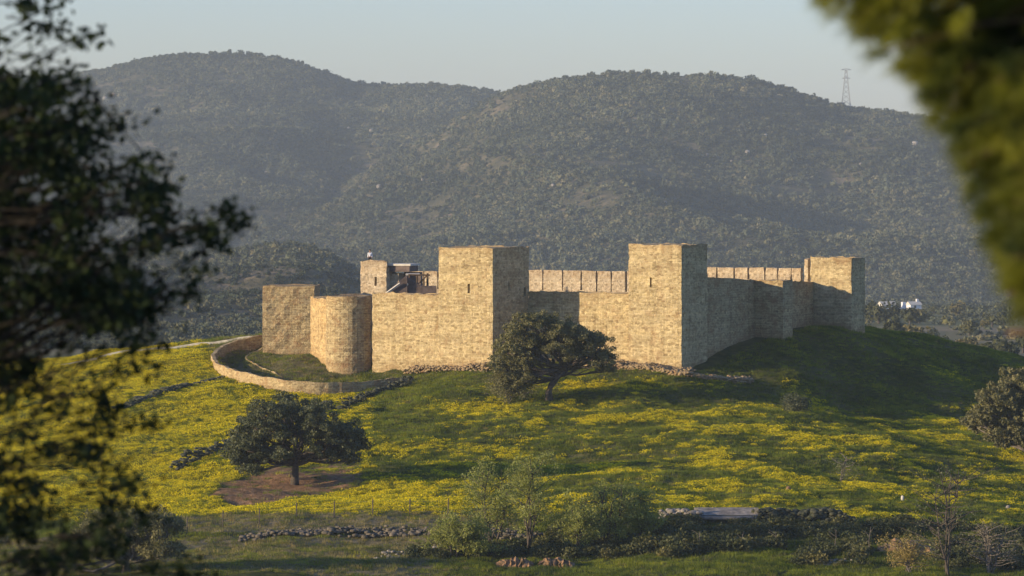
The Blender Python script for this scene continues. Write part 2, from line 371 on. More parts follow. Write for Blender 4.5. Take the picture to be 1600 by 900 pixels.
def hill_mat():
    m, t, b = newmat('hillside soil', 0.95, 0.05)
    pos = geo_pos(t)
    c = ramp(t, noise(t, pos, 0.05, 6, 0.65), [(0.34, (0.050, 0.052, 0.028)), (0.52, (0.10, 0.09, 0.05)), (0.7, (0.22, 0.17, 0.11))])
    t.links.new(c, b.inputs['Base Color'])
    bump(t, b, noise(t, pos, 0.12, 5, 0.7), 3.0, 0.8)
    return m
M['hills'] = hill_mat()

# ------------------------------------------------------------------ instancing of uncountable things
def gn_scatter(name, pts, scl, rot, vid, sources, label, cat):
    me = bpy.data.meshes.new(name); me.vertices.add(len(pts)); me.vertices.foreach_set('co', np.asarray(pts, np.float32).ravel())
    a = me.attributes.new('scl', 'FLOAT_VECTOR', 'POINT'); a.data.foreach_set('vector', np.asarray(scl, np.float32).ravel())
    a = me.attributes.new('rot', 'FLOAT_VECTOR', 'POINT'); a.data.foreach_set('vector', np.asarray(rot, np.float32).ravel())
    a = me.attributes.new('vid', 'INT', 'POINT'); a.data.foreach_set('value', np.asarray(vid, np.int32))
    o = bpy.data.objects.new(name, me); COL.objects.link(o)
    ng = bpy.data.node_groups.new(name, 'GeometryNodeTree')
    ng.interface.new_socket('Geometry', in_out='INPUT', socket_type='NodeSocketGeometry')
    ng.interface.new_socket('Geometry', in_out='OUTPUT', socket_type='NodeSocketGeometry')
    gi = ng.nodes.new('NodeGroupInput'); go = ng.nodes.new('NodeGroupOutput')
    iop = ng.nodes.new('GeometryNodeInstanceOnPoints'); g2i = ng.nodes.new('GeometryNodeGeometryToInstance')
    for s in sources:
        oi = ng.nodes.new('GeometryNodeObjectInfo'); oi.inputs['Object'].default_value = s
        oi.inputs['As Instance'].default_value = False
        ng.links.new(oi.outputs['Geometry'], g2i.inputs[0])
    def na(n, typ):
        q = ng.nodes.new('GeometryNodeInputNamedAttribute'); q.data_type = typ; q.inputs['Name'].default_value = n
        return [x for x in q.outputs if x.enabled and x.name == 'Attribute'][0]
    ng.links.new(gi.outputs[0], iop.inputs['Points']); ng.links.new(g2i.outputs[0], iop.inputs['Instance'])
    iop.inputs['Pick Instance'].default_value = True
    ng.links.new(na('vid', 'INT'), iop.inputs['Instance Index'])
    e2r = ng.nodes.new('FunctionNodeEulerToRotation'); ng.links.new(na('rot', 'FLOAT_VECTOR'), e2r.inputs[0])
    ng.links.new(e2r.outputs[0], iop.inputs['Rotation']); ng.links.new(na('scl', 'FLOAT_VECTOR'), iop.inputs['Scale'])
    ng.links.new(iop.outputs[0], go.inputs[0])
    md = o.modifiers.new('scatter', 'NODES'); md.node_group = ng
    return setp(o, label, cat, None, 'stuff')

# ------------------------------------------------------------------ ground sheet
def ax(segs):
    out = []
    for a, b, s in segs: out += list(np.arange(a, b, s))
    out.append(segs[-1][1]); return np.array(out)
xs = ax([(-3500, -600, 290), (-600, -160, 22), (-160, -64, 3), (-64, 72, 0.42), (72, 160, 3), (160, 600, 22), (600, 3500, 290)])
ys = ax([(-400, 0, 20), (0, 120, 2), (120, 270, 4), (270, 285, 1), (285, 460, 0.42), (460, 600, 3), (600, 2400, 12), (2400, 6000, 300)])
GX, GY = np.meshgrid(xs, ys); GZ = ground(GX, GY)
def fields(x, y, z):
    """where the mustard grows, where bare soil and dry verge lie (authoring in picture terms, stored on the ground)"""
    yy = np.maximum(y, 1.0)
    px = 800+F*x/yy; row = HOR-F*z/yy
    on = ((y > 286) & (y < 462)).astype(float)
    n = fbm(x/5.5, y/7.0, 0, 31, 4)
    n2 = fbm(x/2.2, y/2.6, 0, 37, 3)
    left = (1-sstep(520, 600, px))*sstep(520, 560, row)*(1-sstep(798, 806, row+0.035*(px-400)))
    left = left*(1-sstep(395, 440, y)*sstep(345, 380, px))
    mid = sstep(745, 765, row+0.03*(px-600)) * (1-sstep(796, 803, row+0.02*(px-450))) * sstep(430, 480, px)*(1-sstep(740, 800, px))
    spot = np.exp(-((px-735)/55)**2-((row-636)/9)**2) + np.exp(-((px-600)/60)**2-((row-700)/10)**2)*0.7
    spot = spot + np.exp(-((px-960)/120)**2-((row-603)/6)**2)*0.9
    right = sstep(600, 840, px+(row-690)*1.5)*sstep(615, 650, row-0.02*(px-1000))*(1-sstep(795, 812, row-0.05*(px-1150)*(px > 1150)))
    n3 = fbm(x/9.0, y/3.0, 0, 43, 3)
    ring = sstep(318, 335, px)*sstep(516, 520, row)*(row < 614)*(y > 399.5+np.clip((430-px)*0.25, 0, 22))
    left = left*(1-ring)
    f = left*(0.35+0.65*sstep(-0.36, 0.02, n*0.6+0.45*n2+0.3*n3)) + mid*sstep(-0.45, -0.1, n+0.3*n2)*1.0 + np.clip(spot, 0, 1) + right*sstep(0.03, 0.30, n*0.5+0.5*n2+0.55*n3)*0.85+right*0.04
    up = sstep(940, 1100, px)*sstep(560, 600, row)*(1-sstep(620, 660, row)); f = f+up*sstep(0.2, 0.5, n)*0.35
    wp = 70*fbm(x/3.5, y/3.5, 0, 55, 4)
    soil = np.exp(-(((px-452-wp)/(104))**2)**1.4-((row-758-0.10*(455-px)+wp*0.22)/(22))**2) 
    soil = np.clip(soil*1.5, 0, 1)
    f = f*(1-sstep(0.25, 0.5, soil+0.3*n))
    low = sstep(832, 845, row)*(1-sstep(620, 760, px))*(0.7+0.3*sstep(-.3, .3, n))
    dry = ((row > 796) & (row < 832)).astype(float)*sstep(255, 300, px)*(1-sstep(760, 840, px))*sstep(797, 806, row+0.03*(px-450))
    return np.clip(f, 0, 1)*on, soil*on, np.clip(dry+low+0.5*ring*(px < 560), 0, 1)*on
def sheet(name, X, Y, Z, mat):
    ny, nx = X.shape
    V = np.stack([X.ravel(), Y.ravel(), Z.ravel()], 1)
    i = np.arange(ny*nx).reshape(ny, nx)
    Fc = np.stack([i[:-1, :-1].ravel(), i[:-1, 1:].ravel(), i[1:, 1:].ravel(), i[1:, :-1].ravel()], 1)
    return mesh_np(name, V, Fc, mat, smooth=True)
g = sheet('ground', GX, GY, GZ, M['ground']); setp(g, kind='structure')
f_, s_, d_ = fields(GX.ravel(), GY.ravel(), GZ.ravel())
for nm, arr in (('flower', f_), ('soil', s_), ('dry', d_), ('faraway', sstep(480, 700, GY.ravel()))):
    a = g.data.attributes.new(nm, 'FLOAT', 'POINT'); a.data.foreach_set('value', arr.astype(np.float32))

# ------------------------------------------------------------------ mountains (three bodies of hill in one terrain sheet)
def prof(pts): 
    a = np.array(pts, float); return lambda px: np.interp(px, a[:, 0], a[:, 1])
def smoothprof(pts, w=14):
    p = prof(pts)
    return lambda px: sum(p(px+k*w) for k in (-2, -1, 0, 1, 2))/5
rA = smoothprof([(-900,330),(-400,230),(-100,155),(0,128),(60,128),(150,112),(215,94),(270,87),(340,84),(400,86),(450,92),(510,114),(570,136),(640,130),(700,133),(760,138),(850,165),(1000,230),(1300,330),(2500,380)])
rB = smoothprof([(-900,520),(300,400),(420,352),(520,300),(620,240),(700,196),(760,160),(800,141),(840,134),(880,124),(960,117),(1050,119),(1120,121),(1180,128),(1240,143),(1300,164),(1380,176),(1440,184),(1600,215),(1800,235),(2300,300)])
rC = smoothprof([(-700,430),(-200,405),(200,402),(330,398),(400,388),(460,385),(510,398),(545,420),(590,450),(680,490),(800,540),(2300,560)], 8)
def body(x, y, rp, y0, y1, r0, pw=1.0, back=0.25, amp=22.0, sc_=260.0, seed=0, rise=0):
    px = 800+F*x/y; t = np.clip((y-y0)/(y1-y0), 0, 1)
    rs = rp(px); row = r0+(rs-r0)*(1-(1-t)**pw)
    z = (HOR-row)/F*np.minimum(y, y1)
    z = z-np.clip(y-y1, 0, None)*back
    z = z-np.clip(y0-y, 0, None)*0.35
    env = np.sin(np.pi*t)**0.8
    n = 1-np.abs(fbm(x/sc_+0.25*y/sc_, y/sc_*0.55, 0, seed, 4))*2.6
    z = z+env*amp*(n-0.35)
    return z
mx_ = np.arange(-900, 905, 7.0); my_ = np.arange(860, 4400, 7.0)
MX, MY = np.meshgrid(mx_, my_)
def mountain(x, y):
    A = body(x, y, rA, 2500, 3700, 440, 1.05, amp=24, sc_=330, seed=51)
    B = body(x, y, rB, 2050, 3050, 472, 1.15, amp=22, sc_=270, seed=64)
    Cc = body(x, y, rC, 900, 1560, 535, 1.1, amp=9, sc_=110, seed=77)
    z = np.maximum(np.maximum(A, B), Cc)
    z = z+1.5*fbm(x/40, y/40, 0, 90, 3)
    return z
MZ = mountain(MX, MY)
mt = sheet('hills', MX, MY, MZ, M['hills']); setp(mt, kind='structure')

def blob_sources(kind, n, mat, sub=ICO2, seed=0, flat=0.8):
    out = []
    for i in range(n):
        V, Fc = sub
        nn = fbm(V[:, 0]*1.6+i*9.1+seed, V[:, 1]*1.6, V[:, 2]*1.6, i+seed, 3, 0.65)
        VV = V*(1+0.55*nn)[:, None]; VV[:, 2] = VV[:, 2]*flat+0.45
        out.append(mesh_np(kind, VV, Fc, mat, link=False))
    return out
rs_ = np.random.RandomState(4)
def jgrid(x0, x1, y0, y1, st, rs=rs_):
    X, Y = np.meshgrid(np.arange(x0, x1, st), np.arange(y0, y1, st))
    X = X.ravel()+rs.uniform(-.5, .5, X.size)*st; Y = Y.ravel()+rs.uniform(-.5, .5, Y.size)*st
    return X, Y
def inview(x, y, m=40): 
    px = 800+F*x/y; return (px > -m) & (px < 1600+m)
X, Y = jgrid(-480, 480, 800, 3780, 3.25)
k = inview(X, Y, 60); X, Y = X[k], Y[k]
gzv = ground(X, Y); Z = np.maximum(mountain(X, Y), gzv)
row = HOR-F*Z/Y
# keep what a person near this viewpoint could see: everything not deep behind a ridge
dens = 0.88-0.62*sstep(0.10, 0.40, fbm(X/60, Y/75, 0, 13, 4))-0.15*sstep(0.0, 0.5, fbm(X/14, Y/14, 0, 15, 2))
pxx = 800+F*X/Y
k = (rs_.rand(X.size) < dens) & (row < 560) & ((Z > gzv+0.5) | (pxx < 1100) | ((rs_.rand(X.size) < 0.40+0.5*fbm(X/50, Y/90, 0, 88, 3)) & ~((pxx > 1362) & (pxx < 1448) & (Y > 1100) & (Y < 1720))))
X, Y, Z = X[k], Y[k], Z[k]
s = (0.75+1.9*rs_.rand(X.size)**1.9)*(0.58+0.54*sstep(1300, 2400, Y))*(1+0.25*fbm(X/30, Y/30, 0, 19, 2))
def scrub_src(kind, n, mat, seed, nq=110, sz=0.24):
    out = []
    for i in range(n):
        rs = np.random.RandomState(seed+i); V0, F0 = ICO1
        nn = fbm(V0[:, 0]*1.6+i*9.1, V0[:, 1]*1.6, V0[:, 2]*1.6, i, 2); V0 = V0*(0.72+0.5*nn)[:, None]*np.array((1, 1, .75))
        lob = rs.randn(6, 3)*np.array((.5, .5, .25)); d = rs.randn(nq, 3); d /= np.linalg.norm(d, axis=1)[:, None]
        q = d*0.52+lob[rs.randint(0, 6, nq)]; V1, F1 = quads(q, sz, rs, 0.8)
        Vt = np.concatenate([V0, V1]); Vt[:, 2] += 0.45
        out.append(mesh_np(kind, Vt, [tuple(f) for f in F0]+[tuple(f+len(V0)) for f in F1], mat, link=False))
    return out
forest_src = scrub_src('scrub', 6, M['forest'], 500)
gn_scatter('hill_scrub', np.stack([X, Y, Z-0.3], 1), np.stack([s, s, s*(0.75+0.6*rs_.rand(X.size))], 1),
           np.stack([X*0, Y*0, rs_.rand(X.size)*6.28], 1), rs_.randint(0, 6, X.size), forest_src,
           'dense grey-green evergreen scrub covering the mountains behind the castle', 'scrub')

# ------------------------------------------------------------------ meadow grass and mustard
def tuft(name, n, h, spread, wd, mats, seed, flower_frac=0.0, dome=False, fs=0.05):
    rs = np.random.RandomState(seed); V = []; Fc = []; mi = []
    for i in range(n):
        a = rs.rand()*6.28; r = spread*math.sqrt(rs.rand()); x, y = r*math.cos(a), r*math.sin(a)
        hh = h*(0.55+0.6*rs.rand())*((1-0.45*(r/spread)**2) if dome else 1); b = rs.rand()*6.28; lean = 0.35*hh*rs.rand()
        dx, dy = math.cos(b)*wd, math.sin(b)*wd; lx, ly = math.cos(a)*lean, math.sin(a)*lean
        k = len(V); V += [(x-dx, y-dy, -0.05), (x+dx, y+dy, -0.05), (x+lx, y+ly, hh)]; Fc.append((k, k+1, k+2)); mi.append(0)
        if rs.rand() < flower_frac:
            for q in range(3):
                s0 = fs*(0.8+0.9*rs.rand()); u = Vector(rs.randn(3)).normalized(); v = u.cross(Vector(rs.randn(3))).normalized()
                c = Vector((x+lx+rs.randn()*0.07, y+ly+rs.randn()*0.07, hh-0.02-0.18*rs.rand()))
                k = len(V); V += [tuple(c+u*s0), tuple(c+v*s0), tuple(c-u*s0), tuple(c-v*s0)]; Fc.append((k, k+1, k+2, k+3)); mi.append(1)
    return mesh_np(name, np.array(V), Fc, mats=mats, midx=mi, link=False)
grass_src = [tuft('grass_tuft', 44, 0.20, 0.38, 0.020, [M['grass'], M['flower']], 10+i) for i in range(3)]
must_src = [tuft('mustard', 110, 0.26, 0.55, 0.018, [M['grass'], M['flower']], 20+i, 0.26+0.18*i, True, 0.028) for i in range(3)]
dry_src = [tuft('dry_tuft', 30, 0.26, 0.34, 0.02, [M['drygrass']], 30+i) for i in range(2)]
X, Y = jgrid(-66, 72, 286, 452, 0.37)
k = inview(X, Y, 30); X, Y = X[k], Y[k]; Z = ground(X, Y)
# castle footprint (kept clear)
e1 = np.array((math.cos(R(30)), -math.sin(R(30)))); e2 = np.array((math.sin(R(30)), math.cos(R(30))))
fl, so, dr = fields(X, Y, Z)
C2 = np.array((16.56, 400.0))
u_ = (X-C2[0])*e1[0]+(Y-C2[1])*e1[1]; v_ = (X-C2[0])*e2[0]+(Y-C2[1])*e2[1]
inside = (u_ > -37) & (u_ < 1.5) & (v_ > 0.3) & (v_ < 34)
rr = rs_.rand(X.size)
isf = (rr < fl*0.86) & ~inside
isd = ~isf & ~inside & (rs_.rand(X.size) < dr*0.55+0.02)
isg = ~isf & ~isd & ~inside & (rs_.rand(X.size) < (1-0.55*dr)*(0.85-0.80*np.clip(so*1.3, 0, 1))*(0.65+0.6*sstep(-0.3, 0.3, fbm(X/4, Y/4, 0, 99, 3))))
def sc_(name, k, src, smin, smax, label, cat, hv=0.4):
    n = int(k.sum()); s = smin+(smax-smin)*rs_.rand(n)*(0.7+0.5*sstep(-.4, .4, fbm(X[k]/3, Y[k]/3.5, 0, 7, 2)))
    return gn_scatter(name, np.stack([X[k], Y[k], Z[k]-0.02], 1), np.stack([s, s, s*(1-hv/2+hv*rs_.rand(n))], 1),
                      np.stack([rs_.randn(n)*.08, rs_.randn(n)*.08, rs_.rand(n)*6.28], 1), rs_.randint(0, len(src), n), src, label, cat)
sc_('meadow_grass', isg, grass_src, 0.55, 1.25, 'green meadow grass tufts covering the castle hill', 'grass')
sc_('mustard_flowers', isf, must_src, 0.38, 1.05, 'bright yellow mustard flowering in drifts over the slope', 'flowers')
sc_('dry_grass', isd, dry_src, 0.5, 1.1, 'straw coloured dry grass along the track below the field', 'grass')

# ------------------------------------------------------------------ masonry builders
def prism(name, foot, zb, zt, mat, parent=None, step=0.45, amp=0.035, topjit=0.10, closed=True, weather_top=True, base_h=1.2, flat_top=False):
    """solid with the given footprint (counter-clockwise), corner top heights zt, rough masonry faces"""
    foot = [np.array(p, float) for p in foot]; n = len(foot)
    zts = list(zt) if hasattr(zt, '__len__') else [zt]*n
    pts, tops, us, ed = [], [], [], []
    u = 0.0
    for i in range(n):
        a, b = foot[i], foot[(i+1) % n]; L = np.linalg.norm(b-a); m = max(1, int(round(L/step)))
        nr = np.array((b-a)[[1, 0]])*np.array((1, -1))/max(L, 1e-6)
        for k in range(m):
            t = k/m; pts.append(a+(b-a)*t); tops.append(zts[i]*(1-t)+zts[(i+1) % n]*t); us.append(u+L*t); ed.append(nr)
        u += L
    pts = np.array(pts); tops = np.array(tops); us = np.array(us); ed = np.array(ed); m = len(pts)
    nrm = ed+np.roll(ed, 1, 0)*0; 
    cor = np.array([int(np.argmin(np.hypot(pts[:, 0]-q[0], pts[:, 1]-q[1]))) for q in foot]); ncor = n; cen = pts.mean(0); cl_ = np.hypot(cen[0]-pts[cor, 0], cen[1]-pts[cor, 1])+1e-6
    H = tops.max()-zb; nz = max(2, int(round(H/step)))
    V = np.zeros((nz+1, m, 3)); W = np.zeros((nz+1, m)); UV = np.zeros((nz+1, m, 2))
    for j in range(nz+1):
        f = j/nz; z = zb+(tops-zb)*f
        d = amp*fbm(pts[:, 0]*1.1, pts[:, 1]*1.1, z*1.1, 3, 3)*2
        V[j, :, 0] = pts[:, 0]+nrm[:, 0]*d; V[j, :, 1] = pts[:, 1]+nrm[:, 1]*d; V[j, :, 2] = z
        if j == nz: V[j, :, 2] += topjit*fbm(pts[:, 0]*2, pts[:, 1]*2, 0, 11, 2)*2
        if ncor > 3 and n < 12:
            wr_ = 0.08*np.clip(vnoise(pts[cor, 0]+z[cor]*1.7, z[cor]*2.3, 0, 29)+0.25, 0, 1); V[j, cor, 0] += (cen[0]-pts[cor, 0])/cl_*wr_; V[j, cor, 1] += (cen[1]-pts[cor, 1])/cl_*wr_
        gh = z-ground(pts[:, 0], pts[:, 1]) if base_h else z*0+99
        W[j] = np.clip(1-gh/max(base_h, .01), 0, 1)*0.75 + (np.clip(1-(tops-z)/0.7, 0, 1)*0.55 if weather_top else 0)
        UV[j, :, 0] = us; UV[j, :, 1] = z
    Fc = [(j*m+i, j*m+(i+1) % m, (j+1)*m+(i+1) % m, (j+1)*m+i) for j in range(nz) for i in range(m)]
    Fc.append(tuple(nz*m+i for i in range(m))); Fc.append(tuple(i for i in range(m))[::-1])
    o = mesh_np(name, V.reshape(-1, 3), Fc, mat, parent, uv=UV.reshape(-1, 2))
    a = o.data.attributes.new('weather', 'FLOAT', 'POINT'); a.data.foreach_set('value', W.ravel().astype(np.float32))
    return o
def rect(c, a, b, la, lb):       # corner c, unit dirs a, b
    c = np.array(c, float); q = [c, c+a*la, c+a*la+b*lb, c+b*lb]
    ar = sum(q[i][0]*q[(i+1) % 4][1]-q[(i+1) % 4][0]*q[i][1] for i in range(4))
    return q if ar > 0 else q[::-1]
def cut_slit(o, c, w_, h_, depth, nrm2, parent):
    """cut a real slot into masonry and add a plate at its inner end, coloured dark for the shade inside"""
    mb = MB(); ang = math.atan2(nrm2[1], nrm2[0])+math.pi/2
    mb.box((c[0], c[1], c[2]), (w_, depth*2, h_), rz=ang); cu = mb.build('cutter', M['slit'])
    md = o.modifiers.new('cut', 'BOOLEAN'); md.object = cu; md.operation = 'DIFFERENCE'; md.solver = 'EXACT'
    bpy.context.view_layer.update()
    me = bpy.data.meshes.new_from_object(o.evaluated_get(bpy.context.evaluated_depsgraph_get()))
    o.modifiers.remove(md)
    if len(me.polygons) > 10: o.data = me
    bpy.data.objects.remove(cu)
    mb = MB(); mb.box((c[0]-nrm2[0]*(depth-0.06), c[1]-nrm2[1]*(depth-0.06), c[2]), (w_*0.98, 0.05, h_*0.98), rz=ang)
    return mb.build('slit_shade_plate', M['slit'], parent)
nf = -e2                                   # outward normal of the front walls
castle = empty('castle', (0, 0, 0), 'medieval sandstone castle with square and round towers on top of the hill', 'castle')
# ---- near right tower
T2 = prism('square_tower', rect(C2-e1*5.9, e1, e2, 5.9, 5.5), -22.5, -8.3, M['wall'], castle)
T2['label'] = 'tall square tower at the right corner of the front wall'
c = C2-e1*3.4; c2_ = (c[0]+nf[0]*0, c[1], -11.95+0.1)
cut_slit(T2, (c[0], c[1], -12.0), 0.2, 0.95, 0.55, nf, T2)
c = C2+e2*5.15; cut_slit(T2, (c[0], c[1], -13.6), 0.22, 0.8, 0.5, e1, T2)
# ---- near left tower
C1 = np.array((-1.9, 404.86))
T1 = prism('square_tower', rect(C1-e1*6.27, e1, e2, 6.27, 7.25), -22.8, -8.73, M['wall'], castle)
T1['label'] = 'tall square tower left of the front oak'
c = C1-e1*2.75; cut_slit(T1, (c[0], c[1], -12.75), 0.26, 0.95, 0.55, nf, T1)
c = C1+e2*6.4; cut_slit(T1, (c[0], c[1], -13.2), 0.45, 0.9, 0.5, e1, T1)
c = C1+e2*3.2; cut_slit(T1, (c[0], c[1], -12.6), 0.22, 0.8, 0.5, e1, T1)
# ---- front walls
TL1 = C1-e1*6.27
W1 = prism('curtain_wall', rect(TL1-e1*7.95+e2*0.25, e1, e2, 7.92, 1.9), -24.5, -13.42, M['wall'], castle); W1['label'] = 'smooth lit front wall between the round tower and the square tower'
B = np.array((1.62, 410.95)); A_ = np.array((12.45, 404.7)); dAB = (A_-B)/np.linalg.norm(A_-B)
W2 = prism('curtain_wall', rect(B, dAB, np.array((-dAB[1], dAB[0])), np.linalg.norm(A_-B)-0.02, 1.9), -22.5, -13.25, M['wall'], castle); W2['label'] = 'front wall between the two tall square towers'
# small projecting pier where the pale patch of wall begins
# ---- right wall, turret, return wall
rw0 = C2+e2*5.5-e1*1.6
def rpt(L, off=0.0): return C2+e2*(5.5+L)+e1*off
W3 = prism('curtain_wall', [rpt(0, -2.2), rpt(0, -0.3), rpt(11.0, -0.3), rpt(11.0, -2.2)], -21.5, [-11.6, -11.6, -12.15, -12.15], M['rubble'], castle); W3['label'] = 'shaded right wall running back from the square tower'
TU = prism('square_tower', [rpt(11.02, -2.3), rpt(11.02, 2.9), rpt(13.2, 2.9), rpt(13.2, -2.3)], -21.8, -12.2, M['rubble'], castle); TU['label'] = 'low shaded turret standing out of the right wall'
W4 = prism('curtain_wall', [rpt(13.22, -2.2), rpt(13.22, -0.3), rpt(26.5, -0.3), rpt(26.5, -2.2)], -20.5, [-12.2, -12.2, -12.75, -12.75], M['rubble'], castle); W4['label'] = 'shaded right wall between turret and far corner tower'
C3 = np.array((35.15, 424.0))
T3 = prism('square_tower', rect(C3-e1*4.75, e1, e2, 4.75, 3.3), -20.0, -10.15, M['wall'], castle); T3['label'] = 'far right corner tower half in shade'
PT = prism('battlement', rect(C3-e1*5.75+e2*0.6, e1, e2, 0.45, 0.6), -14.0, -10.25, M['render'], castle, base_h=0)
# ---- round tower with its straight flank
cr = np.array(P(545, 0, 414.6)[:2]); rad = 2.33
RT = prism('round_tower', [cr+rad*(1+0.0)*np.array((math.cos(a), math.sin(a))) for a in np.linspace(0, 2*math.pi, 33)[:-1]], -24.5, -13.78, M['rubble'], castle, amp=0.04)
RT['label'] = 'round tower at the left end of the front wall'
q0 = np.array((cr[0]-2.1, cr[1]-0.6)); q1 = np.array(P(485, 0, 420.5)[:2]); dq = (q1-q0)/np.linalg.norm(q1-q0); nq = np.array((dq[1], -dq[0]))
if nq[0] < 0: nq = -nq
W5 = prism('curtain_wall', rect(q0, dq, nq, np.linalg.norm(q1-q0), 1.6), -24.5, -14.1, M['ochre'], castle); W5['label'] = 'ochre flank wall joining the round tower to the left tower'
# ---- left rubble tower
a5 = R(4.0); f1 = np.array((math.cos(a5), -math.sin(a5))); f2 = np.array((math.sin(a5), math.cos(a5)))
c5 = np.array(P(410, 0, 424.6)[:2])
T5 = prism('square_tower', rect(c5, f1, f2, 5.42, 5.0), -23.0, -13.05, M['rubble'], castle, amp=0.07, topjit=0.08); T5['label'] = 'rough rubble tower at the far left of the castle'
# west wall
W6 = prism('curtain_wall', rect(c5+f1*5.4+f2*2.0, np.array((0.28, 0.96)), np.array((0.96, -0.28)), 18, 1.8), -21, -14.3, M['rubble'], castle)
W6['label'] = 'west wall hidden behind the left tower'
# ---- rear wall with merlons
b0 = np.array(P(640, 0, 447)[:2]); b1 = np.array(P(1252, 0, 428.5)[:2]); db = (b1-b0)/np.linalg.norm(b1-b0); nb = np.array((db[1], -db[0]))  # nb points to the viewer
LB = np.linalg.norm(b1-b0)
RW = prism('curtain_wall', rect(b0-nb*1.8, db, nb, LB, 1.8), -20.5, -14.05, M['render'], castle, step=0.6, base_h=0); RW['label'] = 'rear wall with a row of tall merlons'
marks = [640, 662, 684, 712, 742, 770, 800, 822, 848, 879, 908, 932, 955, 978, 1003, 1030, 1056, 1082, 1104, 1120, 1147, 1169, 1195, 1215, 1236, 1252]
for i in range(len(marks)-1):
    def at_px(p):
        # distance along the rear wall whose picture column is p
        lo, hi = 0.0, LB
        for _ in range(30):
            md_ = (lo+hi)/2; q = b0+db*md_
            if 800+F*q[0]/q[1] < p: lo = md_
            else: hi = md_
        return lo
    s0, s1 = at_px(marks[i])+0.06, at_px(marks[i+1])-0.06
    q = b0+db*s0; top = -11.85 if marks[i] >= 640 else -12.3
    if marks[i] > 1100: top = -11.3
    if marks[i] < 700: top = -12.1
    prism('merlon', rect(q-nb*0.72, db, nb, s1-s0, 0.72), -14.07, top-0.05*random.Random(i).random(), M['render'], RW, step=0.5, base_h=0, amp=0.03, topjit=0.03)
# ---- inner tower at the rear left, with the person on it
g0 = np.array(P(563, 0, 431)[:2]); ga = R(22); h1 = np.array((math.cos(ga), -math.sin(ga))); h2 = np.array((math.sin(ga), math.cos(ga)))
T6 = prism('square_tower', rect(g0, h1, h2, 3.05, 2.4), -19.5, -11.2, M['render'], castle, base_h=0); T6['label'] = 'slim inner tower with a slit, left of the timber stair'
par = prism('parapet', rect(g0-h1*0.0+h2*0.0, h1, h2, 3.05, 0.3), -11.2, -10.62, M['render'], T6, base_h=0, step=0.3, amp=0.02)
par2 = prism('parapet', rect(g0+h2*0.31, h1, h2, 0.3, 2.08), -11.2, -10.66, M['render'], T6, base_h=0, step=0.3, amp=0.02)
c = g0+h1*1.75; cut_slit(T6, (c[0], c[1], -12.75), 0.26, 0.95, 0.5, -h2, T6)
# lean-to roof and stair parapet right of the inner tower
mb = MB(); q = g0+h1*3.0+h2*0.9
T7 = prism('gatehouse', rect(q, h1, h2, 1.0, 1.9), -19.5, -12.0, M['render'], castle, base_h=0, amp=0.02); T7['label'] = 'bright narrow wall under a small roof'
mb = MB(); p = q+h1*1.05+h2*0.9; mb.box((p[0], p[1], -11.42), (2.6, 2.3, 0.62), rz=-ga); rfo = mb.build('roof', M['roof'], castle)
mb = MB(); mb.box((p[0]+0.1, p[1]-0.1, -11.0), (2.7, 2.5, 0.2), rz=-ga); cop = mb.build('coping', M['kerb'], rfo)
mb = MB(); pL = q+h1*2.0+h2*1.6; mb.box((pL[0], pL[1], -13.6), (1.9, 0.5, 3.6), rz=-ga); mb.build('stair_wall', M['roof'], castle)
# the stair: sloping dark flight with pale balustrade, rising to the left behind the front wall
mb = MB(); s0 = np.array(P(606, 459, 424.5)); 
for i in range(11):
    p_ = P(609+i*2.6, 459, 425.5); hgt = 0.15+0.145*i
    mb.box((p_.x, p_.y, -13.9+hgt/2), (0.19, 1.4, hgt+0.6))
for i in range(9):
    p_ = P(637+i*2.7, 459, 425.8); hgt = 1.5-0.12*i
    mb.box((p_.x, p_.y, -13.9+hgt/2), (0.19, 1.3, hgt+0.5))
for i in range(9):
    p_ = P(658+i*2.8, 459, 425.4); mb.box((p_.x, p_.y, -13.75+0.2), (0.195, 1.2, 0.95))
st = mb.build('stair', M['roof'], castle); st['label'] = 'dark stair behind the front wall'
mb = MB(); a1 = P(600, 461, 424.6); a2 = P(625, 443, 424.6); mb.tube([a1, a2], 0.13, 4); b1_ = P(626, 461, 424.9); b2_ = P(637, 443, 424.9); mb.tube([b1_, b2_], 0.12, 4)
mb.build('handrail', M['kerb'], st)
mb = MB(); mb.tube([P(638, 429.5, 427), P(672, 430, 427)], .09, 5)
tf = mb.build('timber_frame', M['timber'], castle); tf['label'] = 'dark timber posts and brace behind the front wall'
for (x0, r0, x1, r1, rd, nm) in ((652, 457, 652, 430, .09, 'post'), (668, 457, 668, 427, .12, 'post'), (640, 457, 640, 430, .1, 'post'), (653, 444, 667, 431, .08, 'brace')):
    m2 = MB(); m2.tube([P(x0, r0, 427), P(x1, r1, 427)], rd, 5); m2.build(nm, M['timber'], tf)
mb = MB(); p_ = P(645, 428.5, 428); mb.box((p_.x, p_.y, p_.z), (1.45, 2.0, 0.16)); mb.build('canopy', M['kerb'], castle)
# courtyard infill between the walls (paved floor level) so nothing looks through from a side step
IN = prism('courtyard', [C2-e1*34+e2*3.0, C2-e1*1.9+e2*6.2, C2-e1*1.9+e2*31, C2-e1*30+e2*33], -22, -17.9, M['plinth'], castle, step=2.0, base_h=0, amp=0.0, weather_top=False)
IN['label'] = 'earth floor inside the walls'
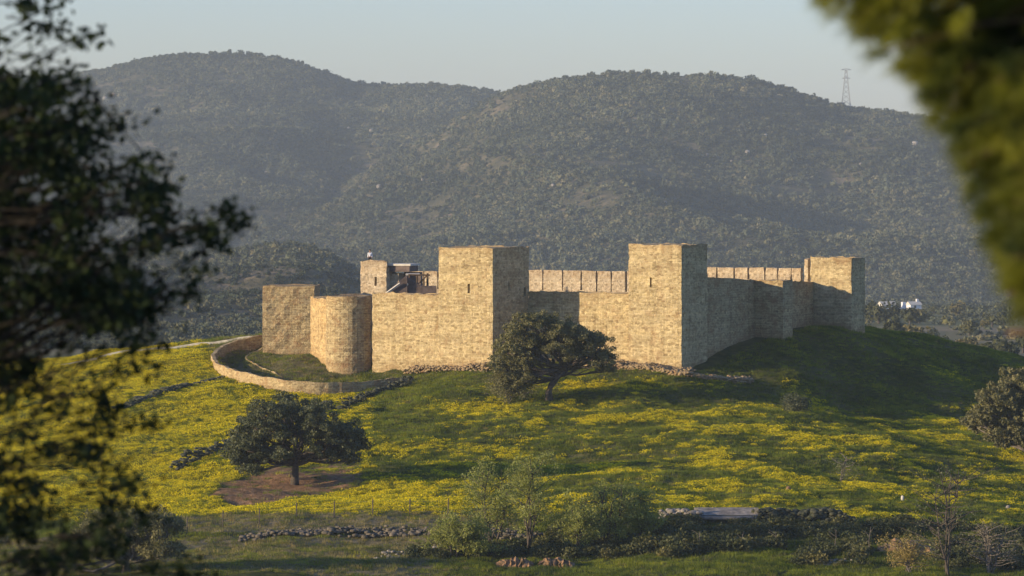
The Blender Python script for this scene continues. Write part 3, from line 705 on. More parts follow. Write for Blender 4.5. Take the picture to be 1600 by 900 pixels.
# ---- rough foundation stones along the front wall foot
def stones_along(name, pts, n, hgt, wid, smin, smax, mat, label, cat, seed=0, parent=None, group=None):
    rs = np.random.RandomState(seed); pts = [np.array(p[:2], float) for p in pts]
    seg = [np.linalg.norm(pts[i+1]-pts[i]) for i in range(len(pts)-1)]; cum = np.concatenate([[0], np.cumsum(seg)])
    Vs, Fs, k0 = [], [], 0; T = rs.rand(n)*cum[-1]; src = [rock(seed*7+i, (1, 1, 1)) for i in range(12)]
    gx = np.interp(T, cum, [p[0] for p in pts]); gy = np.interp(T, cum, [p[1] for p in pts])
    gx = gx+rs.uniform(-.5, .5, n)*wid; gy = gy+rs.uniform(-.5, .5, n)*wid
    g_ = ground(gx, gy); hh = hgt*(0.75+0.35*vnoise(T*0.5, 0, 0, seed))
    for i in range(n):
        s0 = smin+(smax-smin)*rs.rand()**1.5; V, Fc = src[i % 12]; a = rs.rand()*6.28; c_, s_ = math.cos(a), math.sin(a)
        V = V*np.array((s0*1.25, s0, s0*0.8)); V = np.stack([V[:, 0]*c_-V[:, 1]*s_, V[:, 0]*s_+V[:, 1]*c_, V[:, 2]], 1)
        V = V+np.array((gx[i], gy[i], g_[i]+rs.rand()**0.8*max(hh[i]-s0*0.6, 0.02))); Vs.append(V); Fs.append(Fc+k0); k0 += len(V)
    o = mesh_np(name, np.concatenate(Vs), np.concatenate(Fs), mat, parent)
    if parent is None: setp(o, label, cat, group)
    elif label: o['label'] = label
    return o
stones_along('foundation', [TL1-e1*3+nf*0.6, TL1+nf*0.7, C1+nf*0.7, C1+e1*1.4-e2*0.2, B+np.array((1, -2.5)), A_-dAB*3+nf*2.4, C2-e1*5.9+nf*1.0, C2+nf*1.0, C2+e1*1.0], 2600, 0.95, 1.2, 0.07, 0.20, M['plinth'], 'rough reddish rubble footing under the front walls', None, 5, castle)

# ---- low terrace wall in front of the right tower
def ribbon(name, pts, h, th, mat, label, cat, group=None, below=0.8, jit=0.07, tops=None, parent=None):
    pts = [np.array(p[:2], float) for p in pts]
    # resample
    seg = [np.linalg.norm(pts[i+1]-pts[i]) for i in range(len(pts)-1)]; cum = np.concatenate([[0], np.cumsum(seg)])
    n = int(cum[-1]/0.45)+2; T = np.linspace(0, cum[-1], n)
    X_ = np.interp(T, cum, [p[0] for p in pts]); Y_ = np.interp(T, cum, [p[1] for p in pts])
    for _ in range(6):
        X_[1:-1] = (X_[:-2]+2*X_[1:-1]+X_[2:])/4; Y_[1:-1] = (Y_[:-2]+2*Y_[1:-1]+Y_[2:])/4
    tx = np.gradient(X_); ty = np.gradient(Y_); L = np.hypot(tx, ty); nx_, ny_ = -ty/L, tx/L
    g0_ = ground(X_, Y_)
    tp = np.interp(T, cum, tops) if tops is not None else g0_+h
    tp = tp+jit*fbm(T*0.9, 0, 0, 3, 3)*2
    V = []; W = []; UV = []
    for i in range(n):
        for (o_, z_, w_) in ((-th/2, g0_[i]-below, 1), (-th/2*0.9, (g0_[i]+tp[i])/2, .4), (-th/2*.85, tp[i], .2), (th/2*.85, tp[i]-0.02, .2), (th/2*0.9, (g0_[i]+tp[i])/2, .4), (th/2, g0_[i]-below, 1)):
            w2 = 0.05*float(vnoise(T[i]*1.7, z_*2, o_, 8)); V.append((X_[i]+nx_[i]*(o_+w2), Y_[i]+ny_[i]*(o_+w2), z_)); W.append(w_*0.5); UV.append((T[i]+(0.3 if o_ > 0 else 0), z_+abs(o_)))
    Fc = []
    for i in range(n-1):
        for k in range(5): Fc.append((i*6+k, i*6+k+1, (i+1)*6+k+1, (i+1)*6+k))
    Fc.append(tuple(range(6))); Fc.append(tuple((n-1)*6+k for k in range(6))[::-1])
    o = mesh_np(name, np.array(V), Fc, mat, parent, uv=np.array(UV))
    a = o.data.attributes.new('weather', 'FLOAT', 'POINT'); a.data.foreach_set('value', np.array(W, np.float32))
    if parent is None: setp(o, label, cat, group)
    return o
tpts = [P(950, 0, 401), P(1000, 0, 399.5), P(1065, 0, 397.5), P(1110, 0, 397.8), P(1150, 0, 399.2), P(1172, 0, 400.4)]
stones_along('terrace_wall', tpts, 1500, 0.9, 0.7, 0.08, 0.2, M['plinth'], 'low broken terrace wall below the right square tower', 'stone wall', 21)
# ---- curved outer wall at the left and its inner edge
opts = [(408, 521, 430), (372, 530, 428), (345, 545, 424), (331, 560, 418.5), (340, 574, 413), (372, 588, 407), (410, 599, 402.5), (450, 606, 400.5), (500, 609, 400), (545, 606, 401), (590, 600, 402.5), (625, 590, 404.5), (645, 586, 405.5)]
ow = ribbon('outer_wall', [P(a, b, d) for a, b, d in opts], 1.05, 0.42, M['rubble'], 'curved pale stone wall sweeping round the left foot of the castle', 'stone wall',
       tops=[-18.4, -18.75, -19.35, -19.95, -20.5, -20.95, -21.25, -21.5, -21.75, -21.75, -21.65, -21.45, -21.5], below=2.5)
ipts = [(420, 538, 428), (392, 548, 425), (383, 560, 421.5), (400, 574, 416.5), (440, 587, 411), (490, 595, 407.8), (530, 598, 406.8)]
ribbon('kerb_wall', [P(a, b, d) for a, b, d in ipts], 0.10, 0.2, M['rubble'], 'low pale kerb edging the grass under the round tower', 'kerb')
kp = [(95, 566, 431.5), (160, 556, 432), (210, 548, 432), (300, 535, 432), (350, 528, 432), (408, 521.5, 432)]
ribbon('crest_wall', [P(a, b, d) for a, b, d in kp], 0.26, 0.22, M['kerb'], 'thin pale kerb along the crest of the hill left of the castle', 'kerb', below=0.5, jit=0.02)

# ------------------------------------------------------------------ dry stone walls
def gp(px, row, d): return P(px, row, d)
stones_along('field_wall', [gp(272, 735, 352), gp(330, 712, 360), gp(370, 698, 365), gp(430, 675, 374), gp(500, 645, 386), gp(545, 625, 393), gp(600, 605, 399), gp(640, 594, 403)], 900, 1.25, 0.8, 0.11, 0.26, M['darkstone'],
             'dark dry stone wall running uphill behind the left oak to the castle', 'stone wall', 11)
stones_along('field_wall', [gp(180, 645, 392), gp(250, 622, 400), gp(300, 604, 406), gp(345, 586, 410)], 300, 0.55, 0.9, 0.15, 0.32, M['darkstone'],
             'low dark overgrown stone bank in the yellow field left of the curved wall', 'stone wall', 12)
stones_along('field_wall', [gp(385, 840, 311), gp(500, 834, 312), gp(620, 832, 312), gp(700, 836, 311), gp(830, 842, 309)], 620, 0.6, 2.1, 0.08, 0.30, M['drystone'],
             'tumbled grey stone wall below the track, left of the spring trees', 'stone wall', 13)
stones_along('field_wall', [gp(1035, 812, 316), gp(1060, 812, 316), gp(1092, 814, 315)], 90, 1.5, 0.7, 0.2, 0.42, M['palestone'],
             'pale broken stone wall left of the flat slab roof', 'stone wall', 14)
stones_along('field_wall', [gp(1180, 818, 316), gp(1240, 822, 316), gp(1330, 828, 316)], 300, 1.2, 0.7, 0.15, 0.36, M['darkstone'],
             'dark stone wall right of the flat slab roof below the yellow field', 'stone wall', 15)
stones_along('boulder_row', [gp(600, 880, 297), gp(625, 868, 301), gp(660, 852, 305), gp(690, 842, 308)], 70, 0.3, 1.6, 0.07, 0.28, M['palestone'],
             'row of pale tumbled stones at the upper edge of the dark gully', 'stones', 16)
stones_along('boulder_row', [gp(1250, 868, 299), gp(1285, 884, 295), gp(1330, 878, 296)], 70, 0.3, 1.6, 0.07, 0.28, M['palestone'],
             'pale tumbled stones at the right end of the near green strip', 'stones', 17)
# earth banks
for o_ in COL.objects:
    if o_.name.startswith('boulder_row'): o_['kind'] = 'stuff'
def bank(name, p0, p1, h, th, mat, label, seed):
    rs = np.random.RandomState(seed); n = 40; V = []; Fc = []
    a = np.array(p0); b = np.array(p1)
    for i in range(n+1):
        t = i/n; q = a+(b-a)*t; hh = h*(math.sin(math.pi*min(max(t, .02), .98))**0.5)*(0.7+0.35*float(fbm(t*9, seed, 0, 3, 3))); g_ = gz(q[0], q[1])
        for k, (dy, fz) in enumerate(((-th*.5, -0.3), (-th*.32, 0.35), (-th*.2, 0.8), (0.1*th, 1.0), (th*.6, 0.85), (th, -0.2))):
            V.append((q[0]+0.15*float(vnoise(t*20, k, 0, seed)), q[1]+dy+0.25*float(vnoise(t*23, k, 2, seed)), g_+hh*fz*(1+0.15*float(vnoise(t*30, k, 5, seed)))))
    for i in range(n):
        for k in range(5): Fc.append((i*6+k, (i+1)*6+k, (i+1)*6+k+1, i*6+k+1))
    o = mesh_np(name, np.array(V), Fc, mat); return setp(o, label, 'earth bank')
bank('earth_bank', gp(775, 886, 294)[:2], gp(835, 886, 294)[:2], 0.95, 1.6, M['earth'], 'left bare orange earth bank at the bottom of the gully', 3)
bank('earth_bank', gp(842, 886, 294)[:2], gp(897, 886, 294)[:2], 0.85, 1.6, M['earth'], 'bare orange earth bank just right of the other in the gully', 6)
bank('earth_bank', gp(1368, 872, 300)[:2], gp(1462, 868, 300)[:2], 1.1, 2.0, M['earth'], 'long sunlit orange earth bank near the bare tree at right', 8)

# ------------------------------------------------------------------ flat roofed trough shed at the field's foot
sh = empty('stone_shed', gp(1135, 812, 316), 'low stone shed with a pale flat slab roof at the foot of the field', 'shed')
loc = np.array(gp(1135, 812, 316))
mb = MB(); mb.box((0, 0.2, -0.55), (4.0, 2.0, 1.9)); o = mb.build('wall', M['darkstone'], sh)
mb = MB(); mb.box((0.05, 0.1, 0.48), (4.4, 2.5, 0.16), rot=Euler((R(13), 0, 0))); mb.build('roof', M['palestone'], sh)
for x_ in (-2.35, 2.3):
    mb = MB(); mb.box((x_, -0.3, 0.0), (0.3, 0.3, 1.9)); mb.build('pillar', M['palestone'], sh)

# ------------------------------------------------------------------ vegetation builders
def leafcloud(name, centers, radii, per, size, mat, parent, seed, shell=0.5, flat=0.75, aspect=0.55):
    rs = np.random.RandomState(seed); C = []
    for c, r in zip(centers, radii):
        n = int(per*(r**2)); d = rs.randn(n, 3); d /= np.linalg.norm(d, axis=1)[:, None]
        q = d*(shell+(1-shell)*rs.rand(n)**0.6)[:, None]*r; q[:, 2] *= flat
        C.append(q+np.array(c))
    V, Fc = quads(np.concatenate(C), size, rs, aspect)
    return mesh_np(name, V, Fc, mat, parent)
def limb(mb, a, b, r0, r1, rs, sag=0.1, n=6, k=7):
    a = Vector(a); b = Vector(b); L = (b-a).length; pts = []; 
    off = Vector((rs.randn(), rs.randn(), rs.randn()*0.6))*L*sag
    for i in range(n+1):
        t = i/n; pts.append(a.lerp(b, t)+off*math.sin(math.pi*t)*0.7+Vector(rs.randn(3))*L*0.012*(0 < i < n))
    mb.tube(pts, [r0+(r1-r0)*(i/n)**0.8 for i in range(n+1)], k); return pts
def oak(name, base, lobes, trunk_pts, tr, mat, bark, label, cat, seed, per=230, size=0.11, clump=0.62, nclump=26, group=None):
    """lobes: list of (dx, dy, dz, rx, ry, rz) in metres relative to the base; clumps of leaves fill their surface"""
    rs = np.random.RandomState(seed); t = empty(name, base, label, cat, group)
    mb = MB(); tp = [Vector(p) for p in trunk_pts]
    mb.tube(tp, [tr*(1.25 if i == 0 else 1-0.45*i/len(tp)) for i in range(len(tp))], 9)
    fork = tp[-1]; centers = []; radii = []
    for (dx, dy, dz, rx, ry, rz) in lobes:
        lc = Vector((dx, dy, dz)); st = tp[-1] if rs.rand() < 0.7 or len(tp) < 3 else tp[-2]
        pts = limb(mb, st, lc+Vector((0, 0, -rz*0.3)), tr*0.42, 0.06, rs, 0.12)
        nn = max(5, int(nclump*(rx*ry*rz)**(1/3.)))
        for i in range(nn):
            d = Vector(rs.randn(3)).normalized()
            if d.z < -0.55: d.z *= -0.5
            q = lc+Vector((d.x*rx, d.y*ry, d.z*rz))*(0.55+0.85*rs.rand())
            centers.append(tuple(q)); radii.append(clump*(0.6+0.7*rs.rand()))
            if i % 3 == 0: limb(mb, pts[3+int(rs.rand()*3)], q, 0.05, 0.015, rs, 0.1, 4, 4)
    mb.build('trunk', bark, t, True)
    leafcloud('crown', centers, radii, per, size, mat, t, seed+1, 0.35)
    return t
def on_ground(px, row, d):
    p = P(px, row, d); p.z = gz(p.x, p.y)-0.05; return p
# left oak: broad umbrella crown on a single trunk
b = on_ground(460, 757, 342)
rsx = np.random.RandomState(3); lob = []
for (cx, cz, r) in ((-4.4, 3.6, 1.2), (-3.3, 4.9, 1.4), (-2.0, 5.8, 1.45), (-0.6, 6.3, 1.3), (0.9, 5.9, 1.35), (2.2, 5.3, 1.4), (3.6, 4.7, 1.4), (4.5, 3.8, 1.15), (-3.6, 3.2, 1.1), (-1.6, 4.4, 1.4), (0.4, 4.5, 1.5), (2.3, 3.8, 1.2), (3.9, 3.2, .9), (5.2,2.9,.6), (-4.8, 2.4, .7), (-4.0, 1.9, .8), (-2.9, 2.2, .8), (-1.7,2.7,.6), (-5.0,3.0,.8), (-3.6,1.6,.7), (3.0,2.5,.7), (4.6,2.3,.6), (1.6,2.9,.6), (-0.6,2.9,.6), (5.3,3.8,.6)):
    for s_ in (-1, 1): lob.append((cx+rsx.randn()*.25, s_*(1.3+2.6*rsx.rand())*(1-abs(cx)/9), cz+rsx.randn()*.2, r, r*1.1, r*0.75))
oak('holm_oak', b, lob, [(0, 0, -0.2), (0.05, 0, 0.9), (0.1, 0.05, 1.7), (0.15, 0, 2.3)], 0.34, M['oak'], M['bark'], 'broad dark holm oak on the bare brown soil left of centre', 'oak tree', 31, per=480, size=0.10, clump=0.38, nclump=20)
# centre oak in front of the castle wall
b = on_ground(858, 625, 388); lob = []
for (cx, cz, r) in ((-4.2, 3.4, 1.3), (-3.6, 4.9, 1.3), (-3.0, 6.3, 1.25), (-1.8, 7.4, 1.15), (-0.4, 7.2, 1.2), (0.9, 6.6, 1.2), (2.4, 6.2, 1.05), (3.6, 6.0, 1.2), (4.6, 5.2, 1.0), (5.2, 4.2, .85), (-2.2, 5.4, 1.5), (-0.6, 5.4, 1.5), (0.8, 4.9, 1.3), (2.3, 4.7, 1.1), (4.0, 4.3, .9), (-3.8, 2.4, 1.1), (-2.3, 3.2, 1.3), (-2.6, 1.9, .9), (-4.3, 1.6, .8), (5.4, 3.0, .55), (1.9,3.9,.7)):
    for s_ in (-1, 1): lob.append((cx+rsx.randn()*.2, s_*(0.8+1.5*rsx.rand())*(1-abs(cx)/9), cz+rsx.randn()*.2, r, r*1.1, r*0.8))
oak('holm_oak', b, lob, [(0, 0, -0.2), (-0.05, 0, 0.8), (0.2, 0.05, 1.5), (0.9, 0, 2.4), (1.7, 0.1, 3.0)], 0.36, M['oakwarm'], M['bark'], 'large spreading oak with leaning limb against the castle front wall', 'oak tree', 44, per=440, size=0.10, clump=0.40, nclump=19)
# right oak cut by the frame
b = on_ground(1606, 700, 372); lob = []
for (cx, cz, r) in ((-4.4, 3.9, 1.1), (-3.5, 4.8, 1.3), (-2.4, 6.0, 1.3), (-1.0, 7.0, 1.3), (0.6, 7.4, 1.4), (2.2, 6.8, 1.4), (-2.8, 3.6, 1.3), (-1.4, 5.0, 1.5), (0.4, 5.4, 1.6), (2.4, 5.0, 1.6), (4.0, 5.0, 1.4), (-1.6, 2.7, 1.2), (-2.9, 2.5, .9), (-0.2, 3.4, 1.0), (3.5, 3.4, 1.3)):
    for s_ in (-1, 1): lob.append((cx+rsx.randn()*.2, s_*(0.8+1.6*rsx.rand()), cz+rsx.randn()*.2, r, r*1.1, r*0.85))
oak('holm_oak', b, lob, [(0, 0, -0.2), (0.1, 0, 1.2), (0.2, 0.05, 2.3)], 0.36, M['oakwarm'], M['palebark'], 'rounded grey-green oak cut by the right edge of the picture', 'oak tree', 57, per=430, size=0.13, clump=0.45, nclump=22)
# olive at the bottom left
b = on_ground(196, 905, 287); lob = []
for (cx, cz, r) in ((-3.8, 2.0, 1.0), (-2.6, 3.0, 1.1), (-1.2, 3.5, 1.1), (0.3, 3.7, 1.1), (1.8, 3.6, 1.1), (3.0, 3.0, 1.0), (-1.8, 1.8, 1.0), (0.2, 2.4, 1.0), (2.0, 2.0, 1.0), (3.6, 1.7, .8), (-4.6,.9,.8)):
    for s_ in (-1, 1): lob.append((cx+rsx.randn()*.3, s_*(0.5+1.2*rsx.rand()), cz+rsx.randn()*.2, r*.9, r, r*0.75))
oak('olive_tree', b, lob, [(0, 0, -0.2), (0.1, 0, 0.7), (0.3, 0.05, 1.2)], 0.3, M['oakwarm'], M['palebark'], 'sprawling olive tree low at the left behind the dark foreground leaves', 'olive tree', 61, per=170, size=0.10, clump=0.5)
# wispy spring trees
def wispy(base, h, w_, n_st, label, seed, mat, bark, per=70, size=0.07, name='young_tree', cat='young tree', group='slender trees along the gully', clump=0.5, br=9, low=0.3):
    rs = np.random.RandomState(seed); t = empty(name, base, label, cat, group); mb = MB(); cs = []; rr_ = []
    for k_ in range(n_st):
        ang = rs.rand()*6.28; top = Vector((math.cos(ang)*w_*0.3*rs.rand()+rs.randn()*w_*.08, math.sin(ang)*w_*0.2*rs.rand(), h*(0.8+0.2*rs.rand())))
        pts = limb(mb, (rs.randn()*0.1, rs.randn()*0.1, -0.15), top, 0.10 if h > 3 else 0.06, 0.02, rs, 0.07, 8, 6)
        for j in range(br):
            i0 = 2+int(rs.rand()*6); a = pts[i0]; q = a+Vector((rs.randn()*w_*0.3, rs.randn()*w_*0.3, h*(0.04+0.2*rs.rand())))
            q.z = min(q.z, h*1.03); q.x = max(-w_*.5, min(w_*.5, q.x))
            limb(mb, a, q, 0.04, 0.01, rs, 0.08, 4, 4)
            for m_ in range(3):
                c = a.lerp(q, 0.45+0.6*rs.rand())+Vector(rs.randn(3))*0.3
                if c.z > h*low*0.6: cs.append(tuple(c)); rr_.append(clump*(0.5+0.9*rs.rand()))
    mb.build('trunk', bark, t, True)
    leafcloud('crown', cs, rr_, per, size, mat, t, seed+1, 0.1, 0.85)
    return t
wl = [(770, 842, 307, 6.1, 4.6, 4, 'two-stemmed pale green tree, tallest of the slender trees at the gully'),
      (828, 862, 303, 7.4, 4.0, 4, 'slim green tree with a dark trunk just right of the tallest slender tree'),
      (745, 872, 298, 2.6, 2.6, 3, 'short leafy bush at the left of the slender trees above the gully'),
      (708, 872, 298, 3.0, 3.0, 3, 'small rounded pale bush, leftmost over the dark gully'),
      (905, 862, 302, 3.9, 3.4, 4, 'low green tree between the tall slender trees and the broken wall'),
      (950, 852, 304, 5.0, 4.4, 4, 'broad thin tree left of the pale broken wall'),
      (1000, 850, 306, 3.6, 3.2, 3, 'small dark green tree next to the pale broken wall')]
for i, (px, r_, d, h, w_, ns, lb) in enumerate(wl):
    wispy(on_ground(px, r_, d), h, w_, ns, lb, 70+i*3, M['spring'], M['bark'], per=190, size=0.080, br=11)
wispy(on_ground(1480, 905, 288), 7.8, 6.2, 4, 'nearly bare many-branched tree at the lower right', 101, M['oliveleaf'], M['bark'], per=26, size=0.06, name='bare_tree', cat='bare tree', group=None, br=16)
wispy(on_ground(1545, 888, 292), 4.0, 4.6, 5, 'grey leafless bush right of the bare tree', 108, M['reed'], M['palebark'], per=18, size=0.05, name='bare_bush', cat='bush', group=None, br=14)
wispy(on_ground(1420, 893, 290), 2.6, 3.6, 5, 'yellowish low bush left of the bare tree in front of the orange bank', 111, M['drygrass'], M['palebark'], per=120, size=0.06, name='low_bush', cat='bush', group=None)
wispy(on_ground(1315, 757, 344), 2.7, 2.2, 2, 'small pale-trunked tree alone in the yellow field at right', 115, M['oliveleaf'], M['palebark'], per=40, size=0.06, group=None)
wispy(on_ground(795, 620, 388), 2.9, 4.6, 5, 'olive green bush at the left foot of the central oak', 118, M['oakwarm'], M['bark'], per=150, size=0.08, name='low_bush', cat='bush', group=None, br=12)
wispy(on_ground(1245, 642, 388), 1.2, 2.6, 3, 'small dark bush in the castle shadow on the right slope', 121, M['oak'], M['bark'], per=260, size=0.07, name='low_bush', cat='bush', group=None)
# stones and stumps standing in the field
def field_stone(px, row, d, h, wd, mat, label, seed):
    p = on_ground(px, row, d); V, Fc = rock(seed, (wd, wd*0.8, h), 1.0)
    o = mesh_np('field_stone', V+np.array((0, 0, h*0.6)), Fc, mat); o.location = p; return setp(o, label, 'stone', 'stones standing in the yellow field')
field_stone(1410, 790, 332, 0.36, 0.14, M['kerb'], 'upright pale stone in the yellow field above the bare tree', 4)
field_stone(1575, 795, 334, 0.28, 0.22, M['palestone'], 'small pale stone in the field near the right edge', 5)
field_stone(1232, 772, 333, 0.35, 0.25, M['earth'], 'reddish brown stone in the yellow field above the shed', 6)

# hedge / bramble thickets filling the shaded scarp and gully (uncountable)
X, Y = jgrid(-34, 42, 293, 318, 0.62); Z = ground(X, Y); px = 800+F*X/Y; row = HOR-F*Z/Y
band = (px > 870) & (px < 1640) & (row > 814+0.012*(px-900)) & (row < 864-8*np.sin(px/90.)) 
band |= (px > 640) & (px < 900) & (row > 852) & (row < 872) & (row > 884-(px-600)*0.5)
band |= (px > 1240) & (px < 1420) & (row > 820) & (row < 885+fbm(px/30, 0)*6) 
band |= (px > 1440) & (px < 1660) & (row > 835) & (row < 905)
k = band & (rs_.rand(X.size) < 0.42+0.8*fbm(X/3, Y/3, 0, 66, 2)) & ~((px > 1090) & (px < 1190) & (row < 822)) & ~((px > 1355) & (px < 1470) & (row > 838) & (row < 905))
def bush_src(mat, n, seed):
    out = []
    for i in range(n):
        rs = np.random.RandomState(seed+i); d = rs.randn(420, 3); d /= np.linalg.norm(d, axis=1)[:, None]; d[:, 2] = np.abs(d[:, 2])
        q = d*(0.45+0.55*rs.rand(420))[:, None]*np.array((0.75, 0.75, 0.7))*(1+0.3*fbm(d[:, 0]*2, d[:, 1]*2, d[:, 2]*2, i, 2))[:, None]
        V, Fc = quads(q, 0.085, rs); out.append(mesh_np('thicket', V, Fc, mat, link=False))
    return out
bs = bush_src(M['bramble'], 4, 300); n = int(k.sum()); s = 0.6+0.9*rs_.rand(n)
gn_scatter('bramble_thicket', np.stack([X[k], Y[k], Z[k]-0.1], 1), np.stack([s, s, s], 1), np.stack([s*0, s*0, rs_.rand(n)*6.28], 1), rs_.randint(0, 4, n), bs,
           'dark bramble thicket along the shaded scarp below the yellow field', 'thicket')

# ------------------------------------------------------------------ wire fence along the track
fpx = [(292, 842, 313), (331, 838, 313), (348, 826, 315), (405, 822, 315), (415, 805, 320), (463, 820, 316), (522, 812, 317), (582, 810, 317), (640, 808, 318), (700, 806, 318)]
fence = empty('wire_fence', on_ground(522, 812, 317), 'post and wire fence beside the track under the left field', 'fence')
fl_ = Vector(fence.location)
line = []
for (px_, r_, d) in [q for q in fpx if q[0] not in (331, 415)]:
    p = on_ground(px_, r_, d); mb = MB(); mb.tube([p-fl_+Vector((0, 0, -0.2)), p-fl_+Vector((0.03, 0, 1.35))], 0.045, 6); mb.build('post', M['post'], fence); line.append(p-fl_)
mb = MB()
for hgt in (0.35, 0.75, 1.15):
    mb.tube([p+Vector((0.01, 0, hgt)) for p in line], 0.008, 4)
mb.build('wire', M['wire'], fence)
# pale stakes and dead saplings by the scarp
for i, (px_, r_, d, h) in enumerate(((1303, 872, 300, 1.7), (1357, 880, 298, 2.1), (1213, 852, 304, 1.2), (1090, 868, 300, 1.3), (1160, 862, 302, 1.0))):
    p = on_ground(px_, r_, d); mb = MB(); rs = np.random.RandomState(i); pts = limb(mb, (0, 0, -0.1), (0.1*rs.randn(), 0, h), 0.045, 0.015, rs, 0.05, 6, 5)
    for j in range(3): limb(mb, pts[3+j], pts[3+j]+Vector((rs.randn()*.3, rs.randn()*.2, 0.35)), 0.02, 0.008, rs, .05, 3, 4)
    o = mb.build('dead_sapling', M['palebark'], None, True); o.location = p
    setp(o, ['thin pale dead sapling left of the orange bank', 'tallest dead sapling, beside the orange bank', 'thin dead sapling at the foot of the dark wall right of the shed', 'short dead sapling in the shade below the shed', 'shortest dead sapling in the shade right of the shed'][i], 'dead sapling', 'dead saplings in the shade')

# ------------------------------------------------------------------ far things: houses, valley trees, boulders, pylon
def house(px, row, d, wd, dp, h, label, roof='flat', chim=False, rz=0.3):
    wd *= 0.85; dp *= 0.85; h *= 0.8
    p = P(px, row, d); p.z = gz(p.x, p.y)-0.3; base_top = (HOR-row)/F*d
    p.z = min(p.z, base_top); t = empty('farmhouse', p, label, 'house', 'white farm buildings in the valley'); t.rotation_euler.z = rz
    hh = base_top-p.z+h
    mb = MB(); mb.box((0, 0, hh/2), (wd, dp, hh)); mb.build('wall', M['white'], t)
    if roof == 'gable':
        mb = MB(); a = wd/2+.3; b_ = dp/2+.4
        mb.add([(-a, -b_, hh), (a, -b_, hh), (a, b_, hh), (-a, b_, hh), (-a, 0, hh+1.3), (a, 0, hh+1.3)], [(0, 1, 5, 4), (2, 3, 4, 5), (0, 4, 3), (1, 2, 5), (3, 2, 1, 0)]); mb.build('roof', M['kerb'], t)
    for k_ in range(max(1, int(wd/4))):
        mb = MB(); mb.box((-wd/2+2+k_*3.6, -dp/2-0.02, base_top-p.z+1.5), (0.9, 0.12, 1.1)); mb.build('window', M['glass'], t)
    if chim:
        mb = MB(); mb.box((wd*.3, 0, hh+1.0), (0.9, 0.9, 2.6)); mb.build('chimney', M['white'], t)
    return t
house(1386, 484, 1650, 7.0, 5.0, 2.6, 'long white farmhouse nearest the castle corner tower', 'gable')
house(1404, 485, 1652, 5.0, 4.0, 1.5, 'low white outbuilding between the two white farmhouses')
house(1412, 484, 1655, 1.8, 1.8, 3.9, 'narrow white tower-like building in the farm group')
house(1428, 485, 1645, 5.6, 5.0, 2.9, 'rightmost white farmhouse of the group in the valley', 'gable', True)
vt_src = scrub_src('crown', 5, M['valley'], 700, 420, 0.13)
rt = np.random.RandomState(8); cands = []
for zi, (d0, d1) in enumerate(((660, 900), (900, 1250), (1250, 1380))):
    for k_ in range(14):
        d = d0+(d1-d0)*rt.rand(); px_ = 1340+k_*19.5+rt.uniform(-6, 6); x_ = (px_-800)/F*d
        if 1360 < px_ < 1450 and d > 1100: d = 1000+60*rt.rand(); x_ = (px_-800)/F*d
        z_ = gz(x_, d); cands.append((x_, d, z_, HOR-F*z_/d, px_, zi, k_))
ORD = 'first second third fourth fifth sixth seventh eighth ninth tenth eleventh twelfth thirteenth last'.split()
for i, (x_, d, z_, r_, px_, zi, ki) in enumerate(cands):
    zone = ('nearest', 'middle', 'farthest')[zi]
    t = empty('valley_tree', (x_, d, z_), 'rounded grey-green tree, %s from the castle corner tower in the %s line of valley trees' % (ORD[ki], zone), 'tree', 'scattered trees on the valley floor')
    t.rotation_euler.z = rt.rand()*6.28; s0 = 1.1+1.6*rt.rand(); t.scale = (s0, s0, s0*(0.8+0.4*rt.rand()))
    c = bpy.data.objects.new('crown', vt_src[i % 5].data); COL.objects.link(c); c.parent = t; c.location = (0, 0, 0.6)
    if i == 0:
        mb = MB(); mb.tube([(0, 0, -0.3), (0.03, 0, 0.5), (0, 0.02, 0.9)], [0.14, 0.1, 0.08], 6); trk = mb.build('trunk', M['bark'], t)
    else:
        c = bpy.data.objects.new('trunk', trk.data); COL.objects.link(c); c.parent = t
br_ = [(1105, 248, 1), (1117, 250, 1.3), (1143, 258, .8), (1168, 243, 1.6), (1196, 218, 1.2), (592, 297, 1.6), (660, 288, 1), (676, 292, .9), (805, 292, 1.2), (864, 296, 1.0), (164, 158, 2.2), (150, 165, 2.4), (178, 152, 1.8), (580, 208, 1.6), (545, 205, 1.4), (416, 275, 1.2), (667, 155, 1.0), (1345, 262, 1.0), (1430, 230, 2.0), (1040, 322, 0.9)]
bl = ['pale boulder on the mountainside above the %s' % s for s in ('right square tower',)]
BL = ['pale boulder above the right square tower, leftmost of its cluster', 'second pale boulder from the left in the cluster above the right square tower', 'small pale boulder in the middle of the cluster above the right square tower',
 'larger pale boulder at the right of the cluster above the square tower', 'pale boulder highest of the cluster above the right square tower', 'pale boulder on the slope straight above the inner tower',
 'pale boulder above the left square tower, left of a close pair', 'pale boulder above the left square tower, right of a close pair', 'pale boulder above the shaded face of the left square tower',
 'pale boulder above the oak in front of the castle', 'pale crag near the left mountain top, middle of three', 'pale crag near the left mountain top, lowest of three behind the dark leaves', 'pale crag near the left mountain top, rightmost of three',
 'pale boulder high on the saddle, right of a close pair', 'pale boulder high on the saddle, left of a close pair', 'pale boulder midway up the left mountain above the rubble tower', 'pale boulder just under the saddle skyline',
 'pale boulder under the power pylon', 'large pale boulder by the pine branches at the right skyline', 'small pale boulder low on the slope directly over the right square tower']
def hit_mountain(px_, row_):
    d = np.arange(1260, 3720, 4.0); x = (px_-800)/F*d; z = mountain(x, d); rows = HOR-F*z/d
    for i in range(len(d)):
        if rows[i] <= row_: return x[i], d[i], z[i]
    return x[-1], d[-1], z[-1]
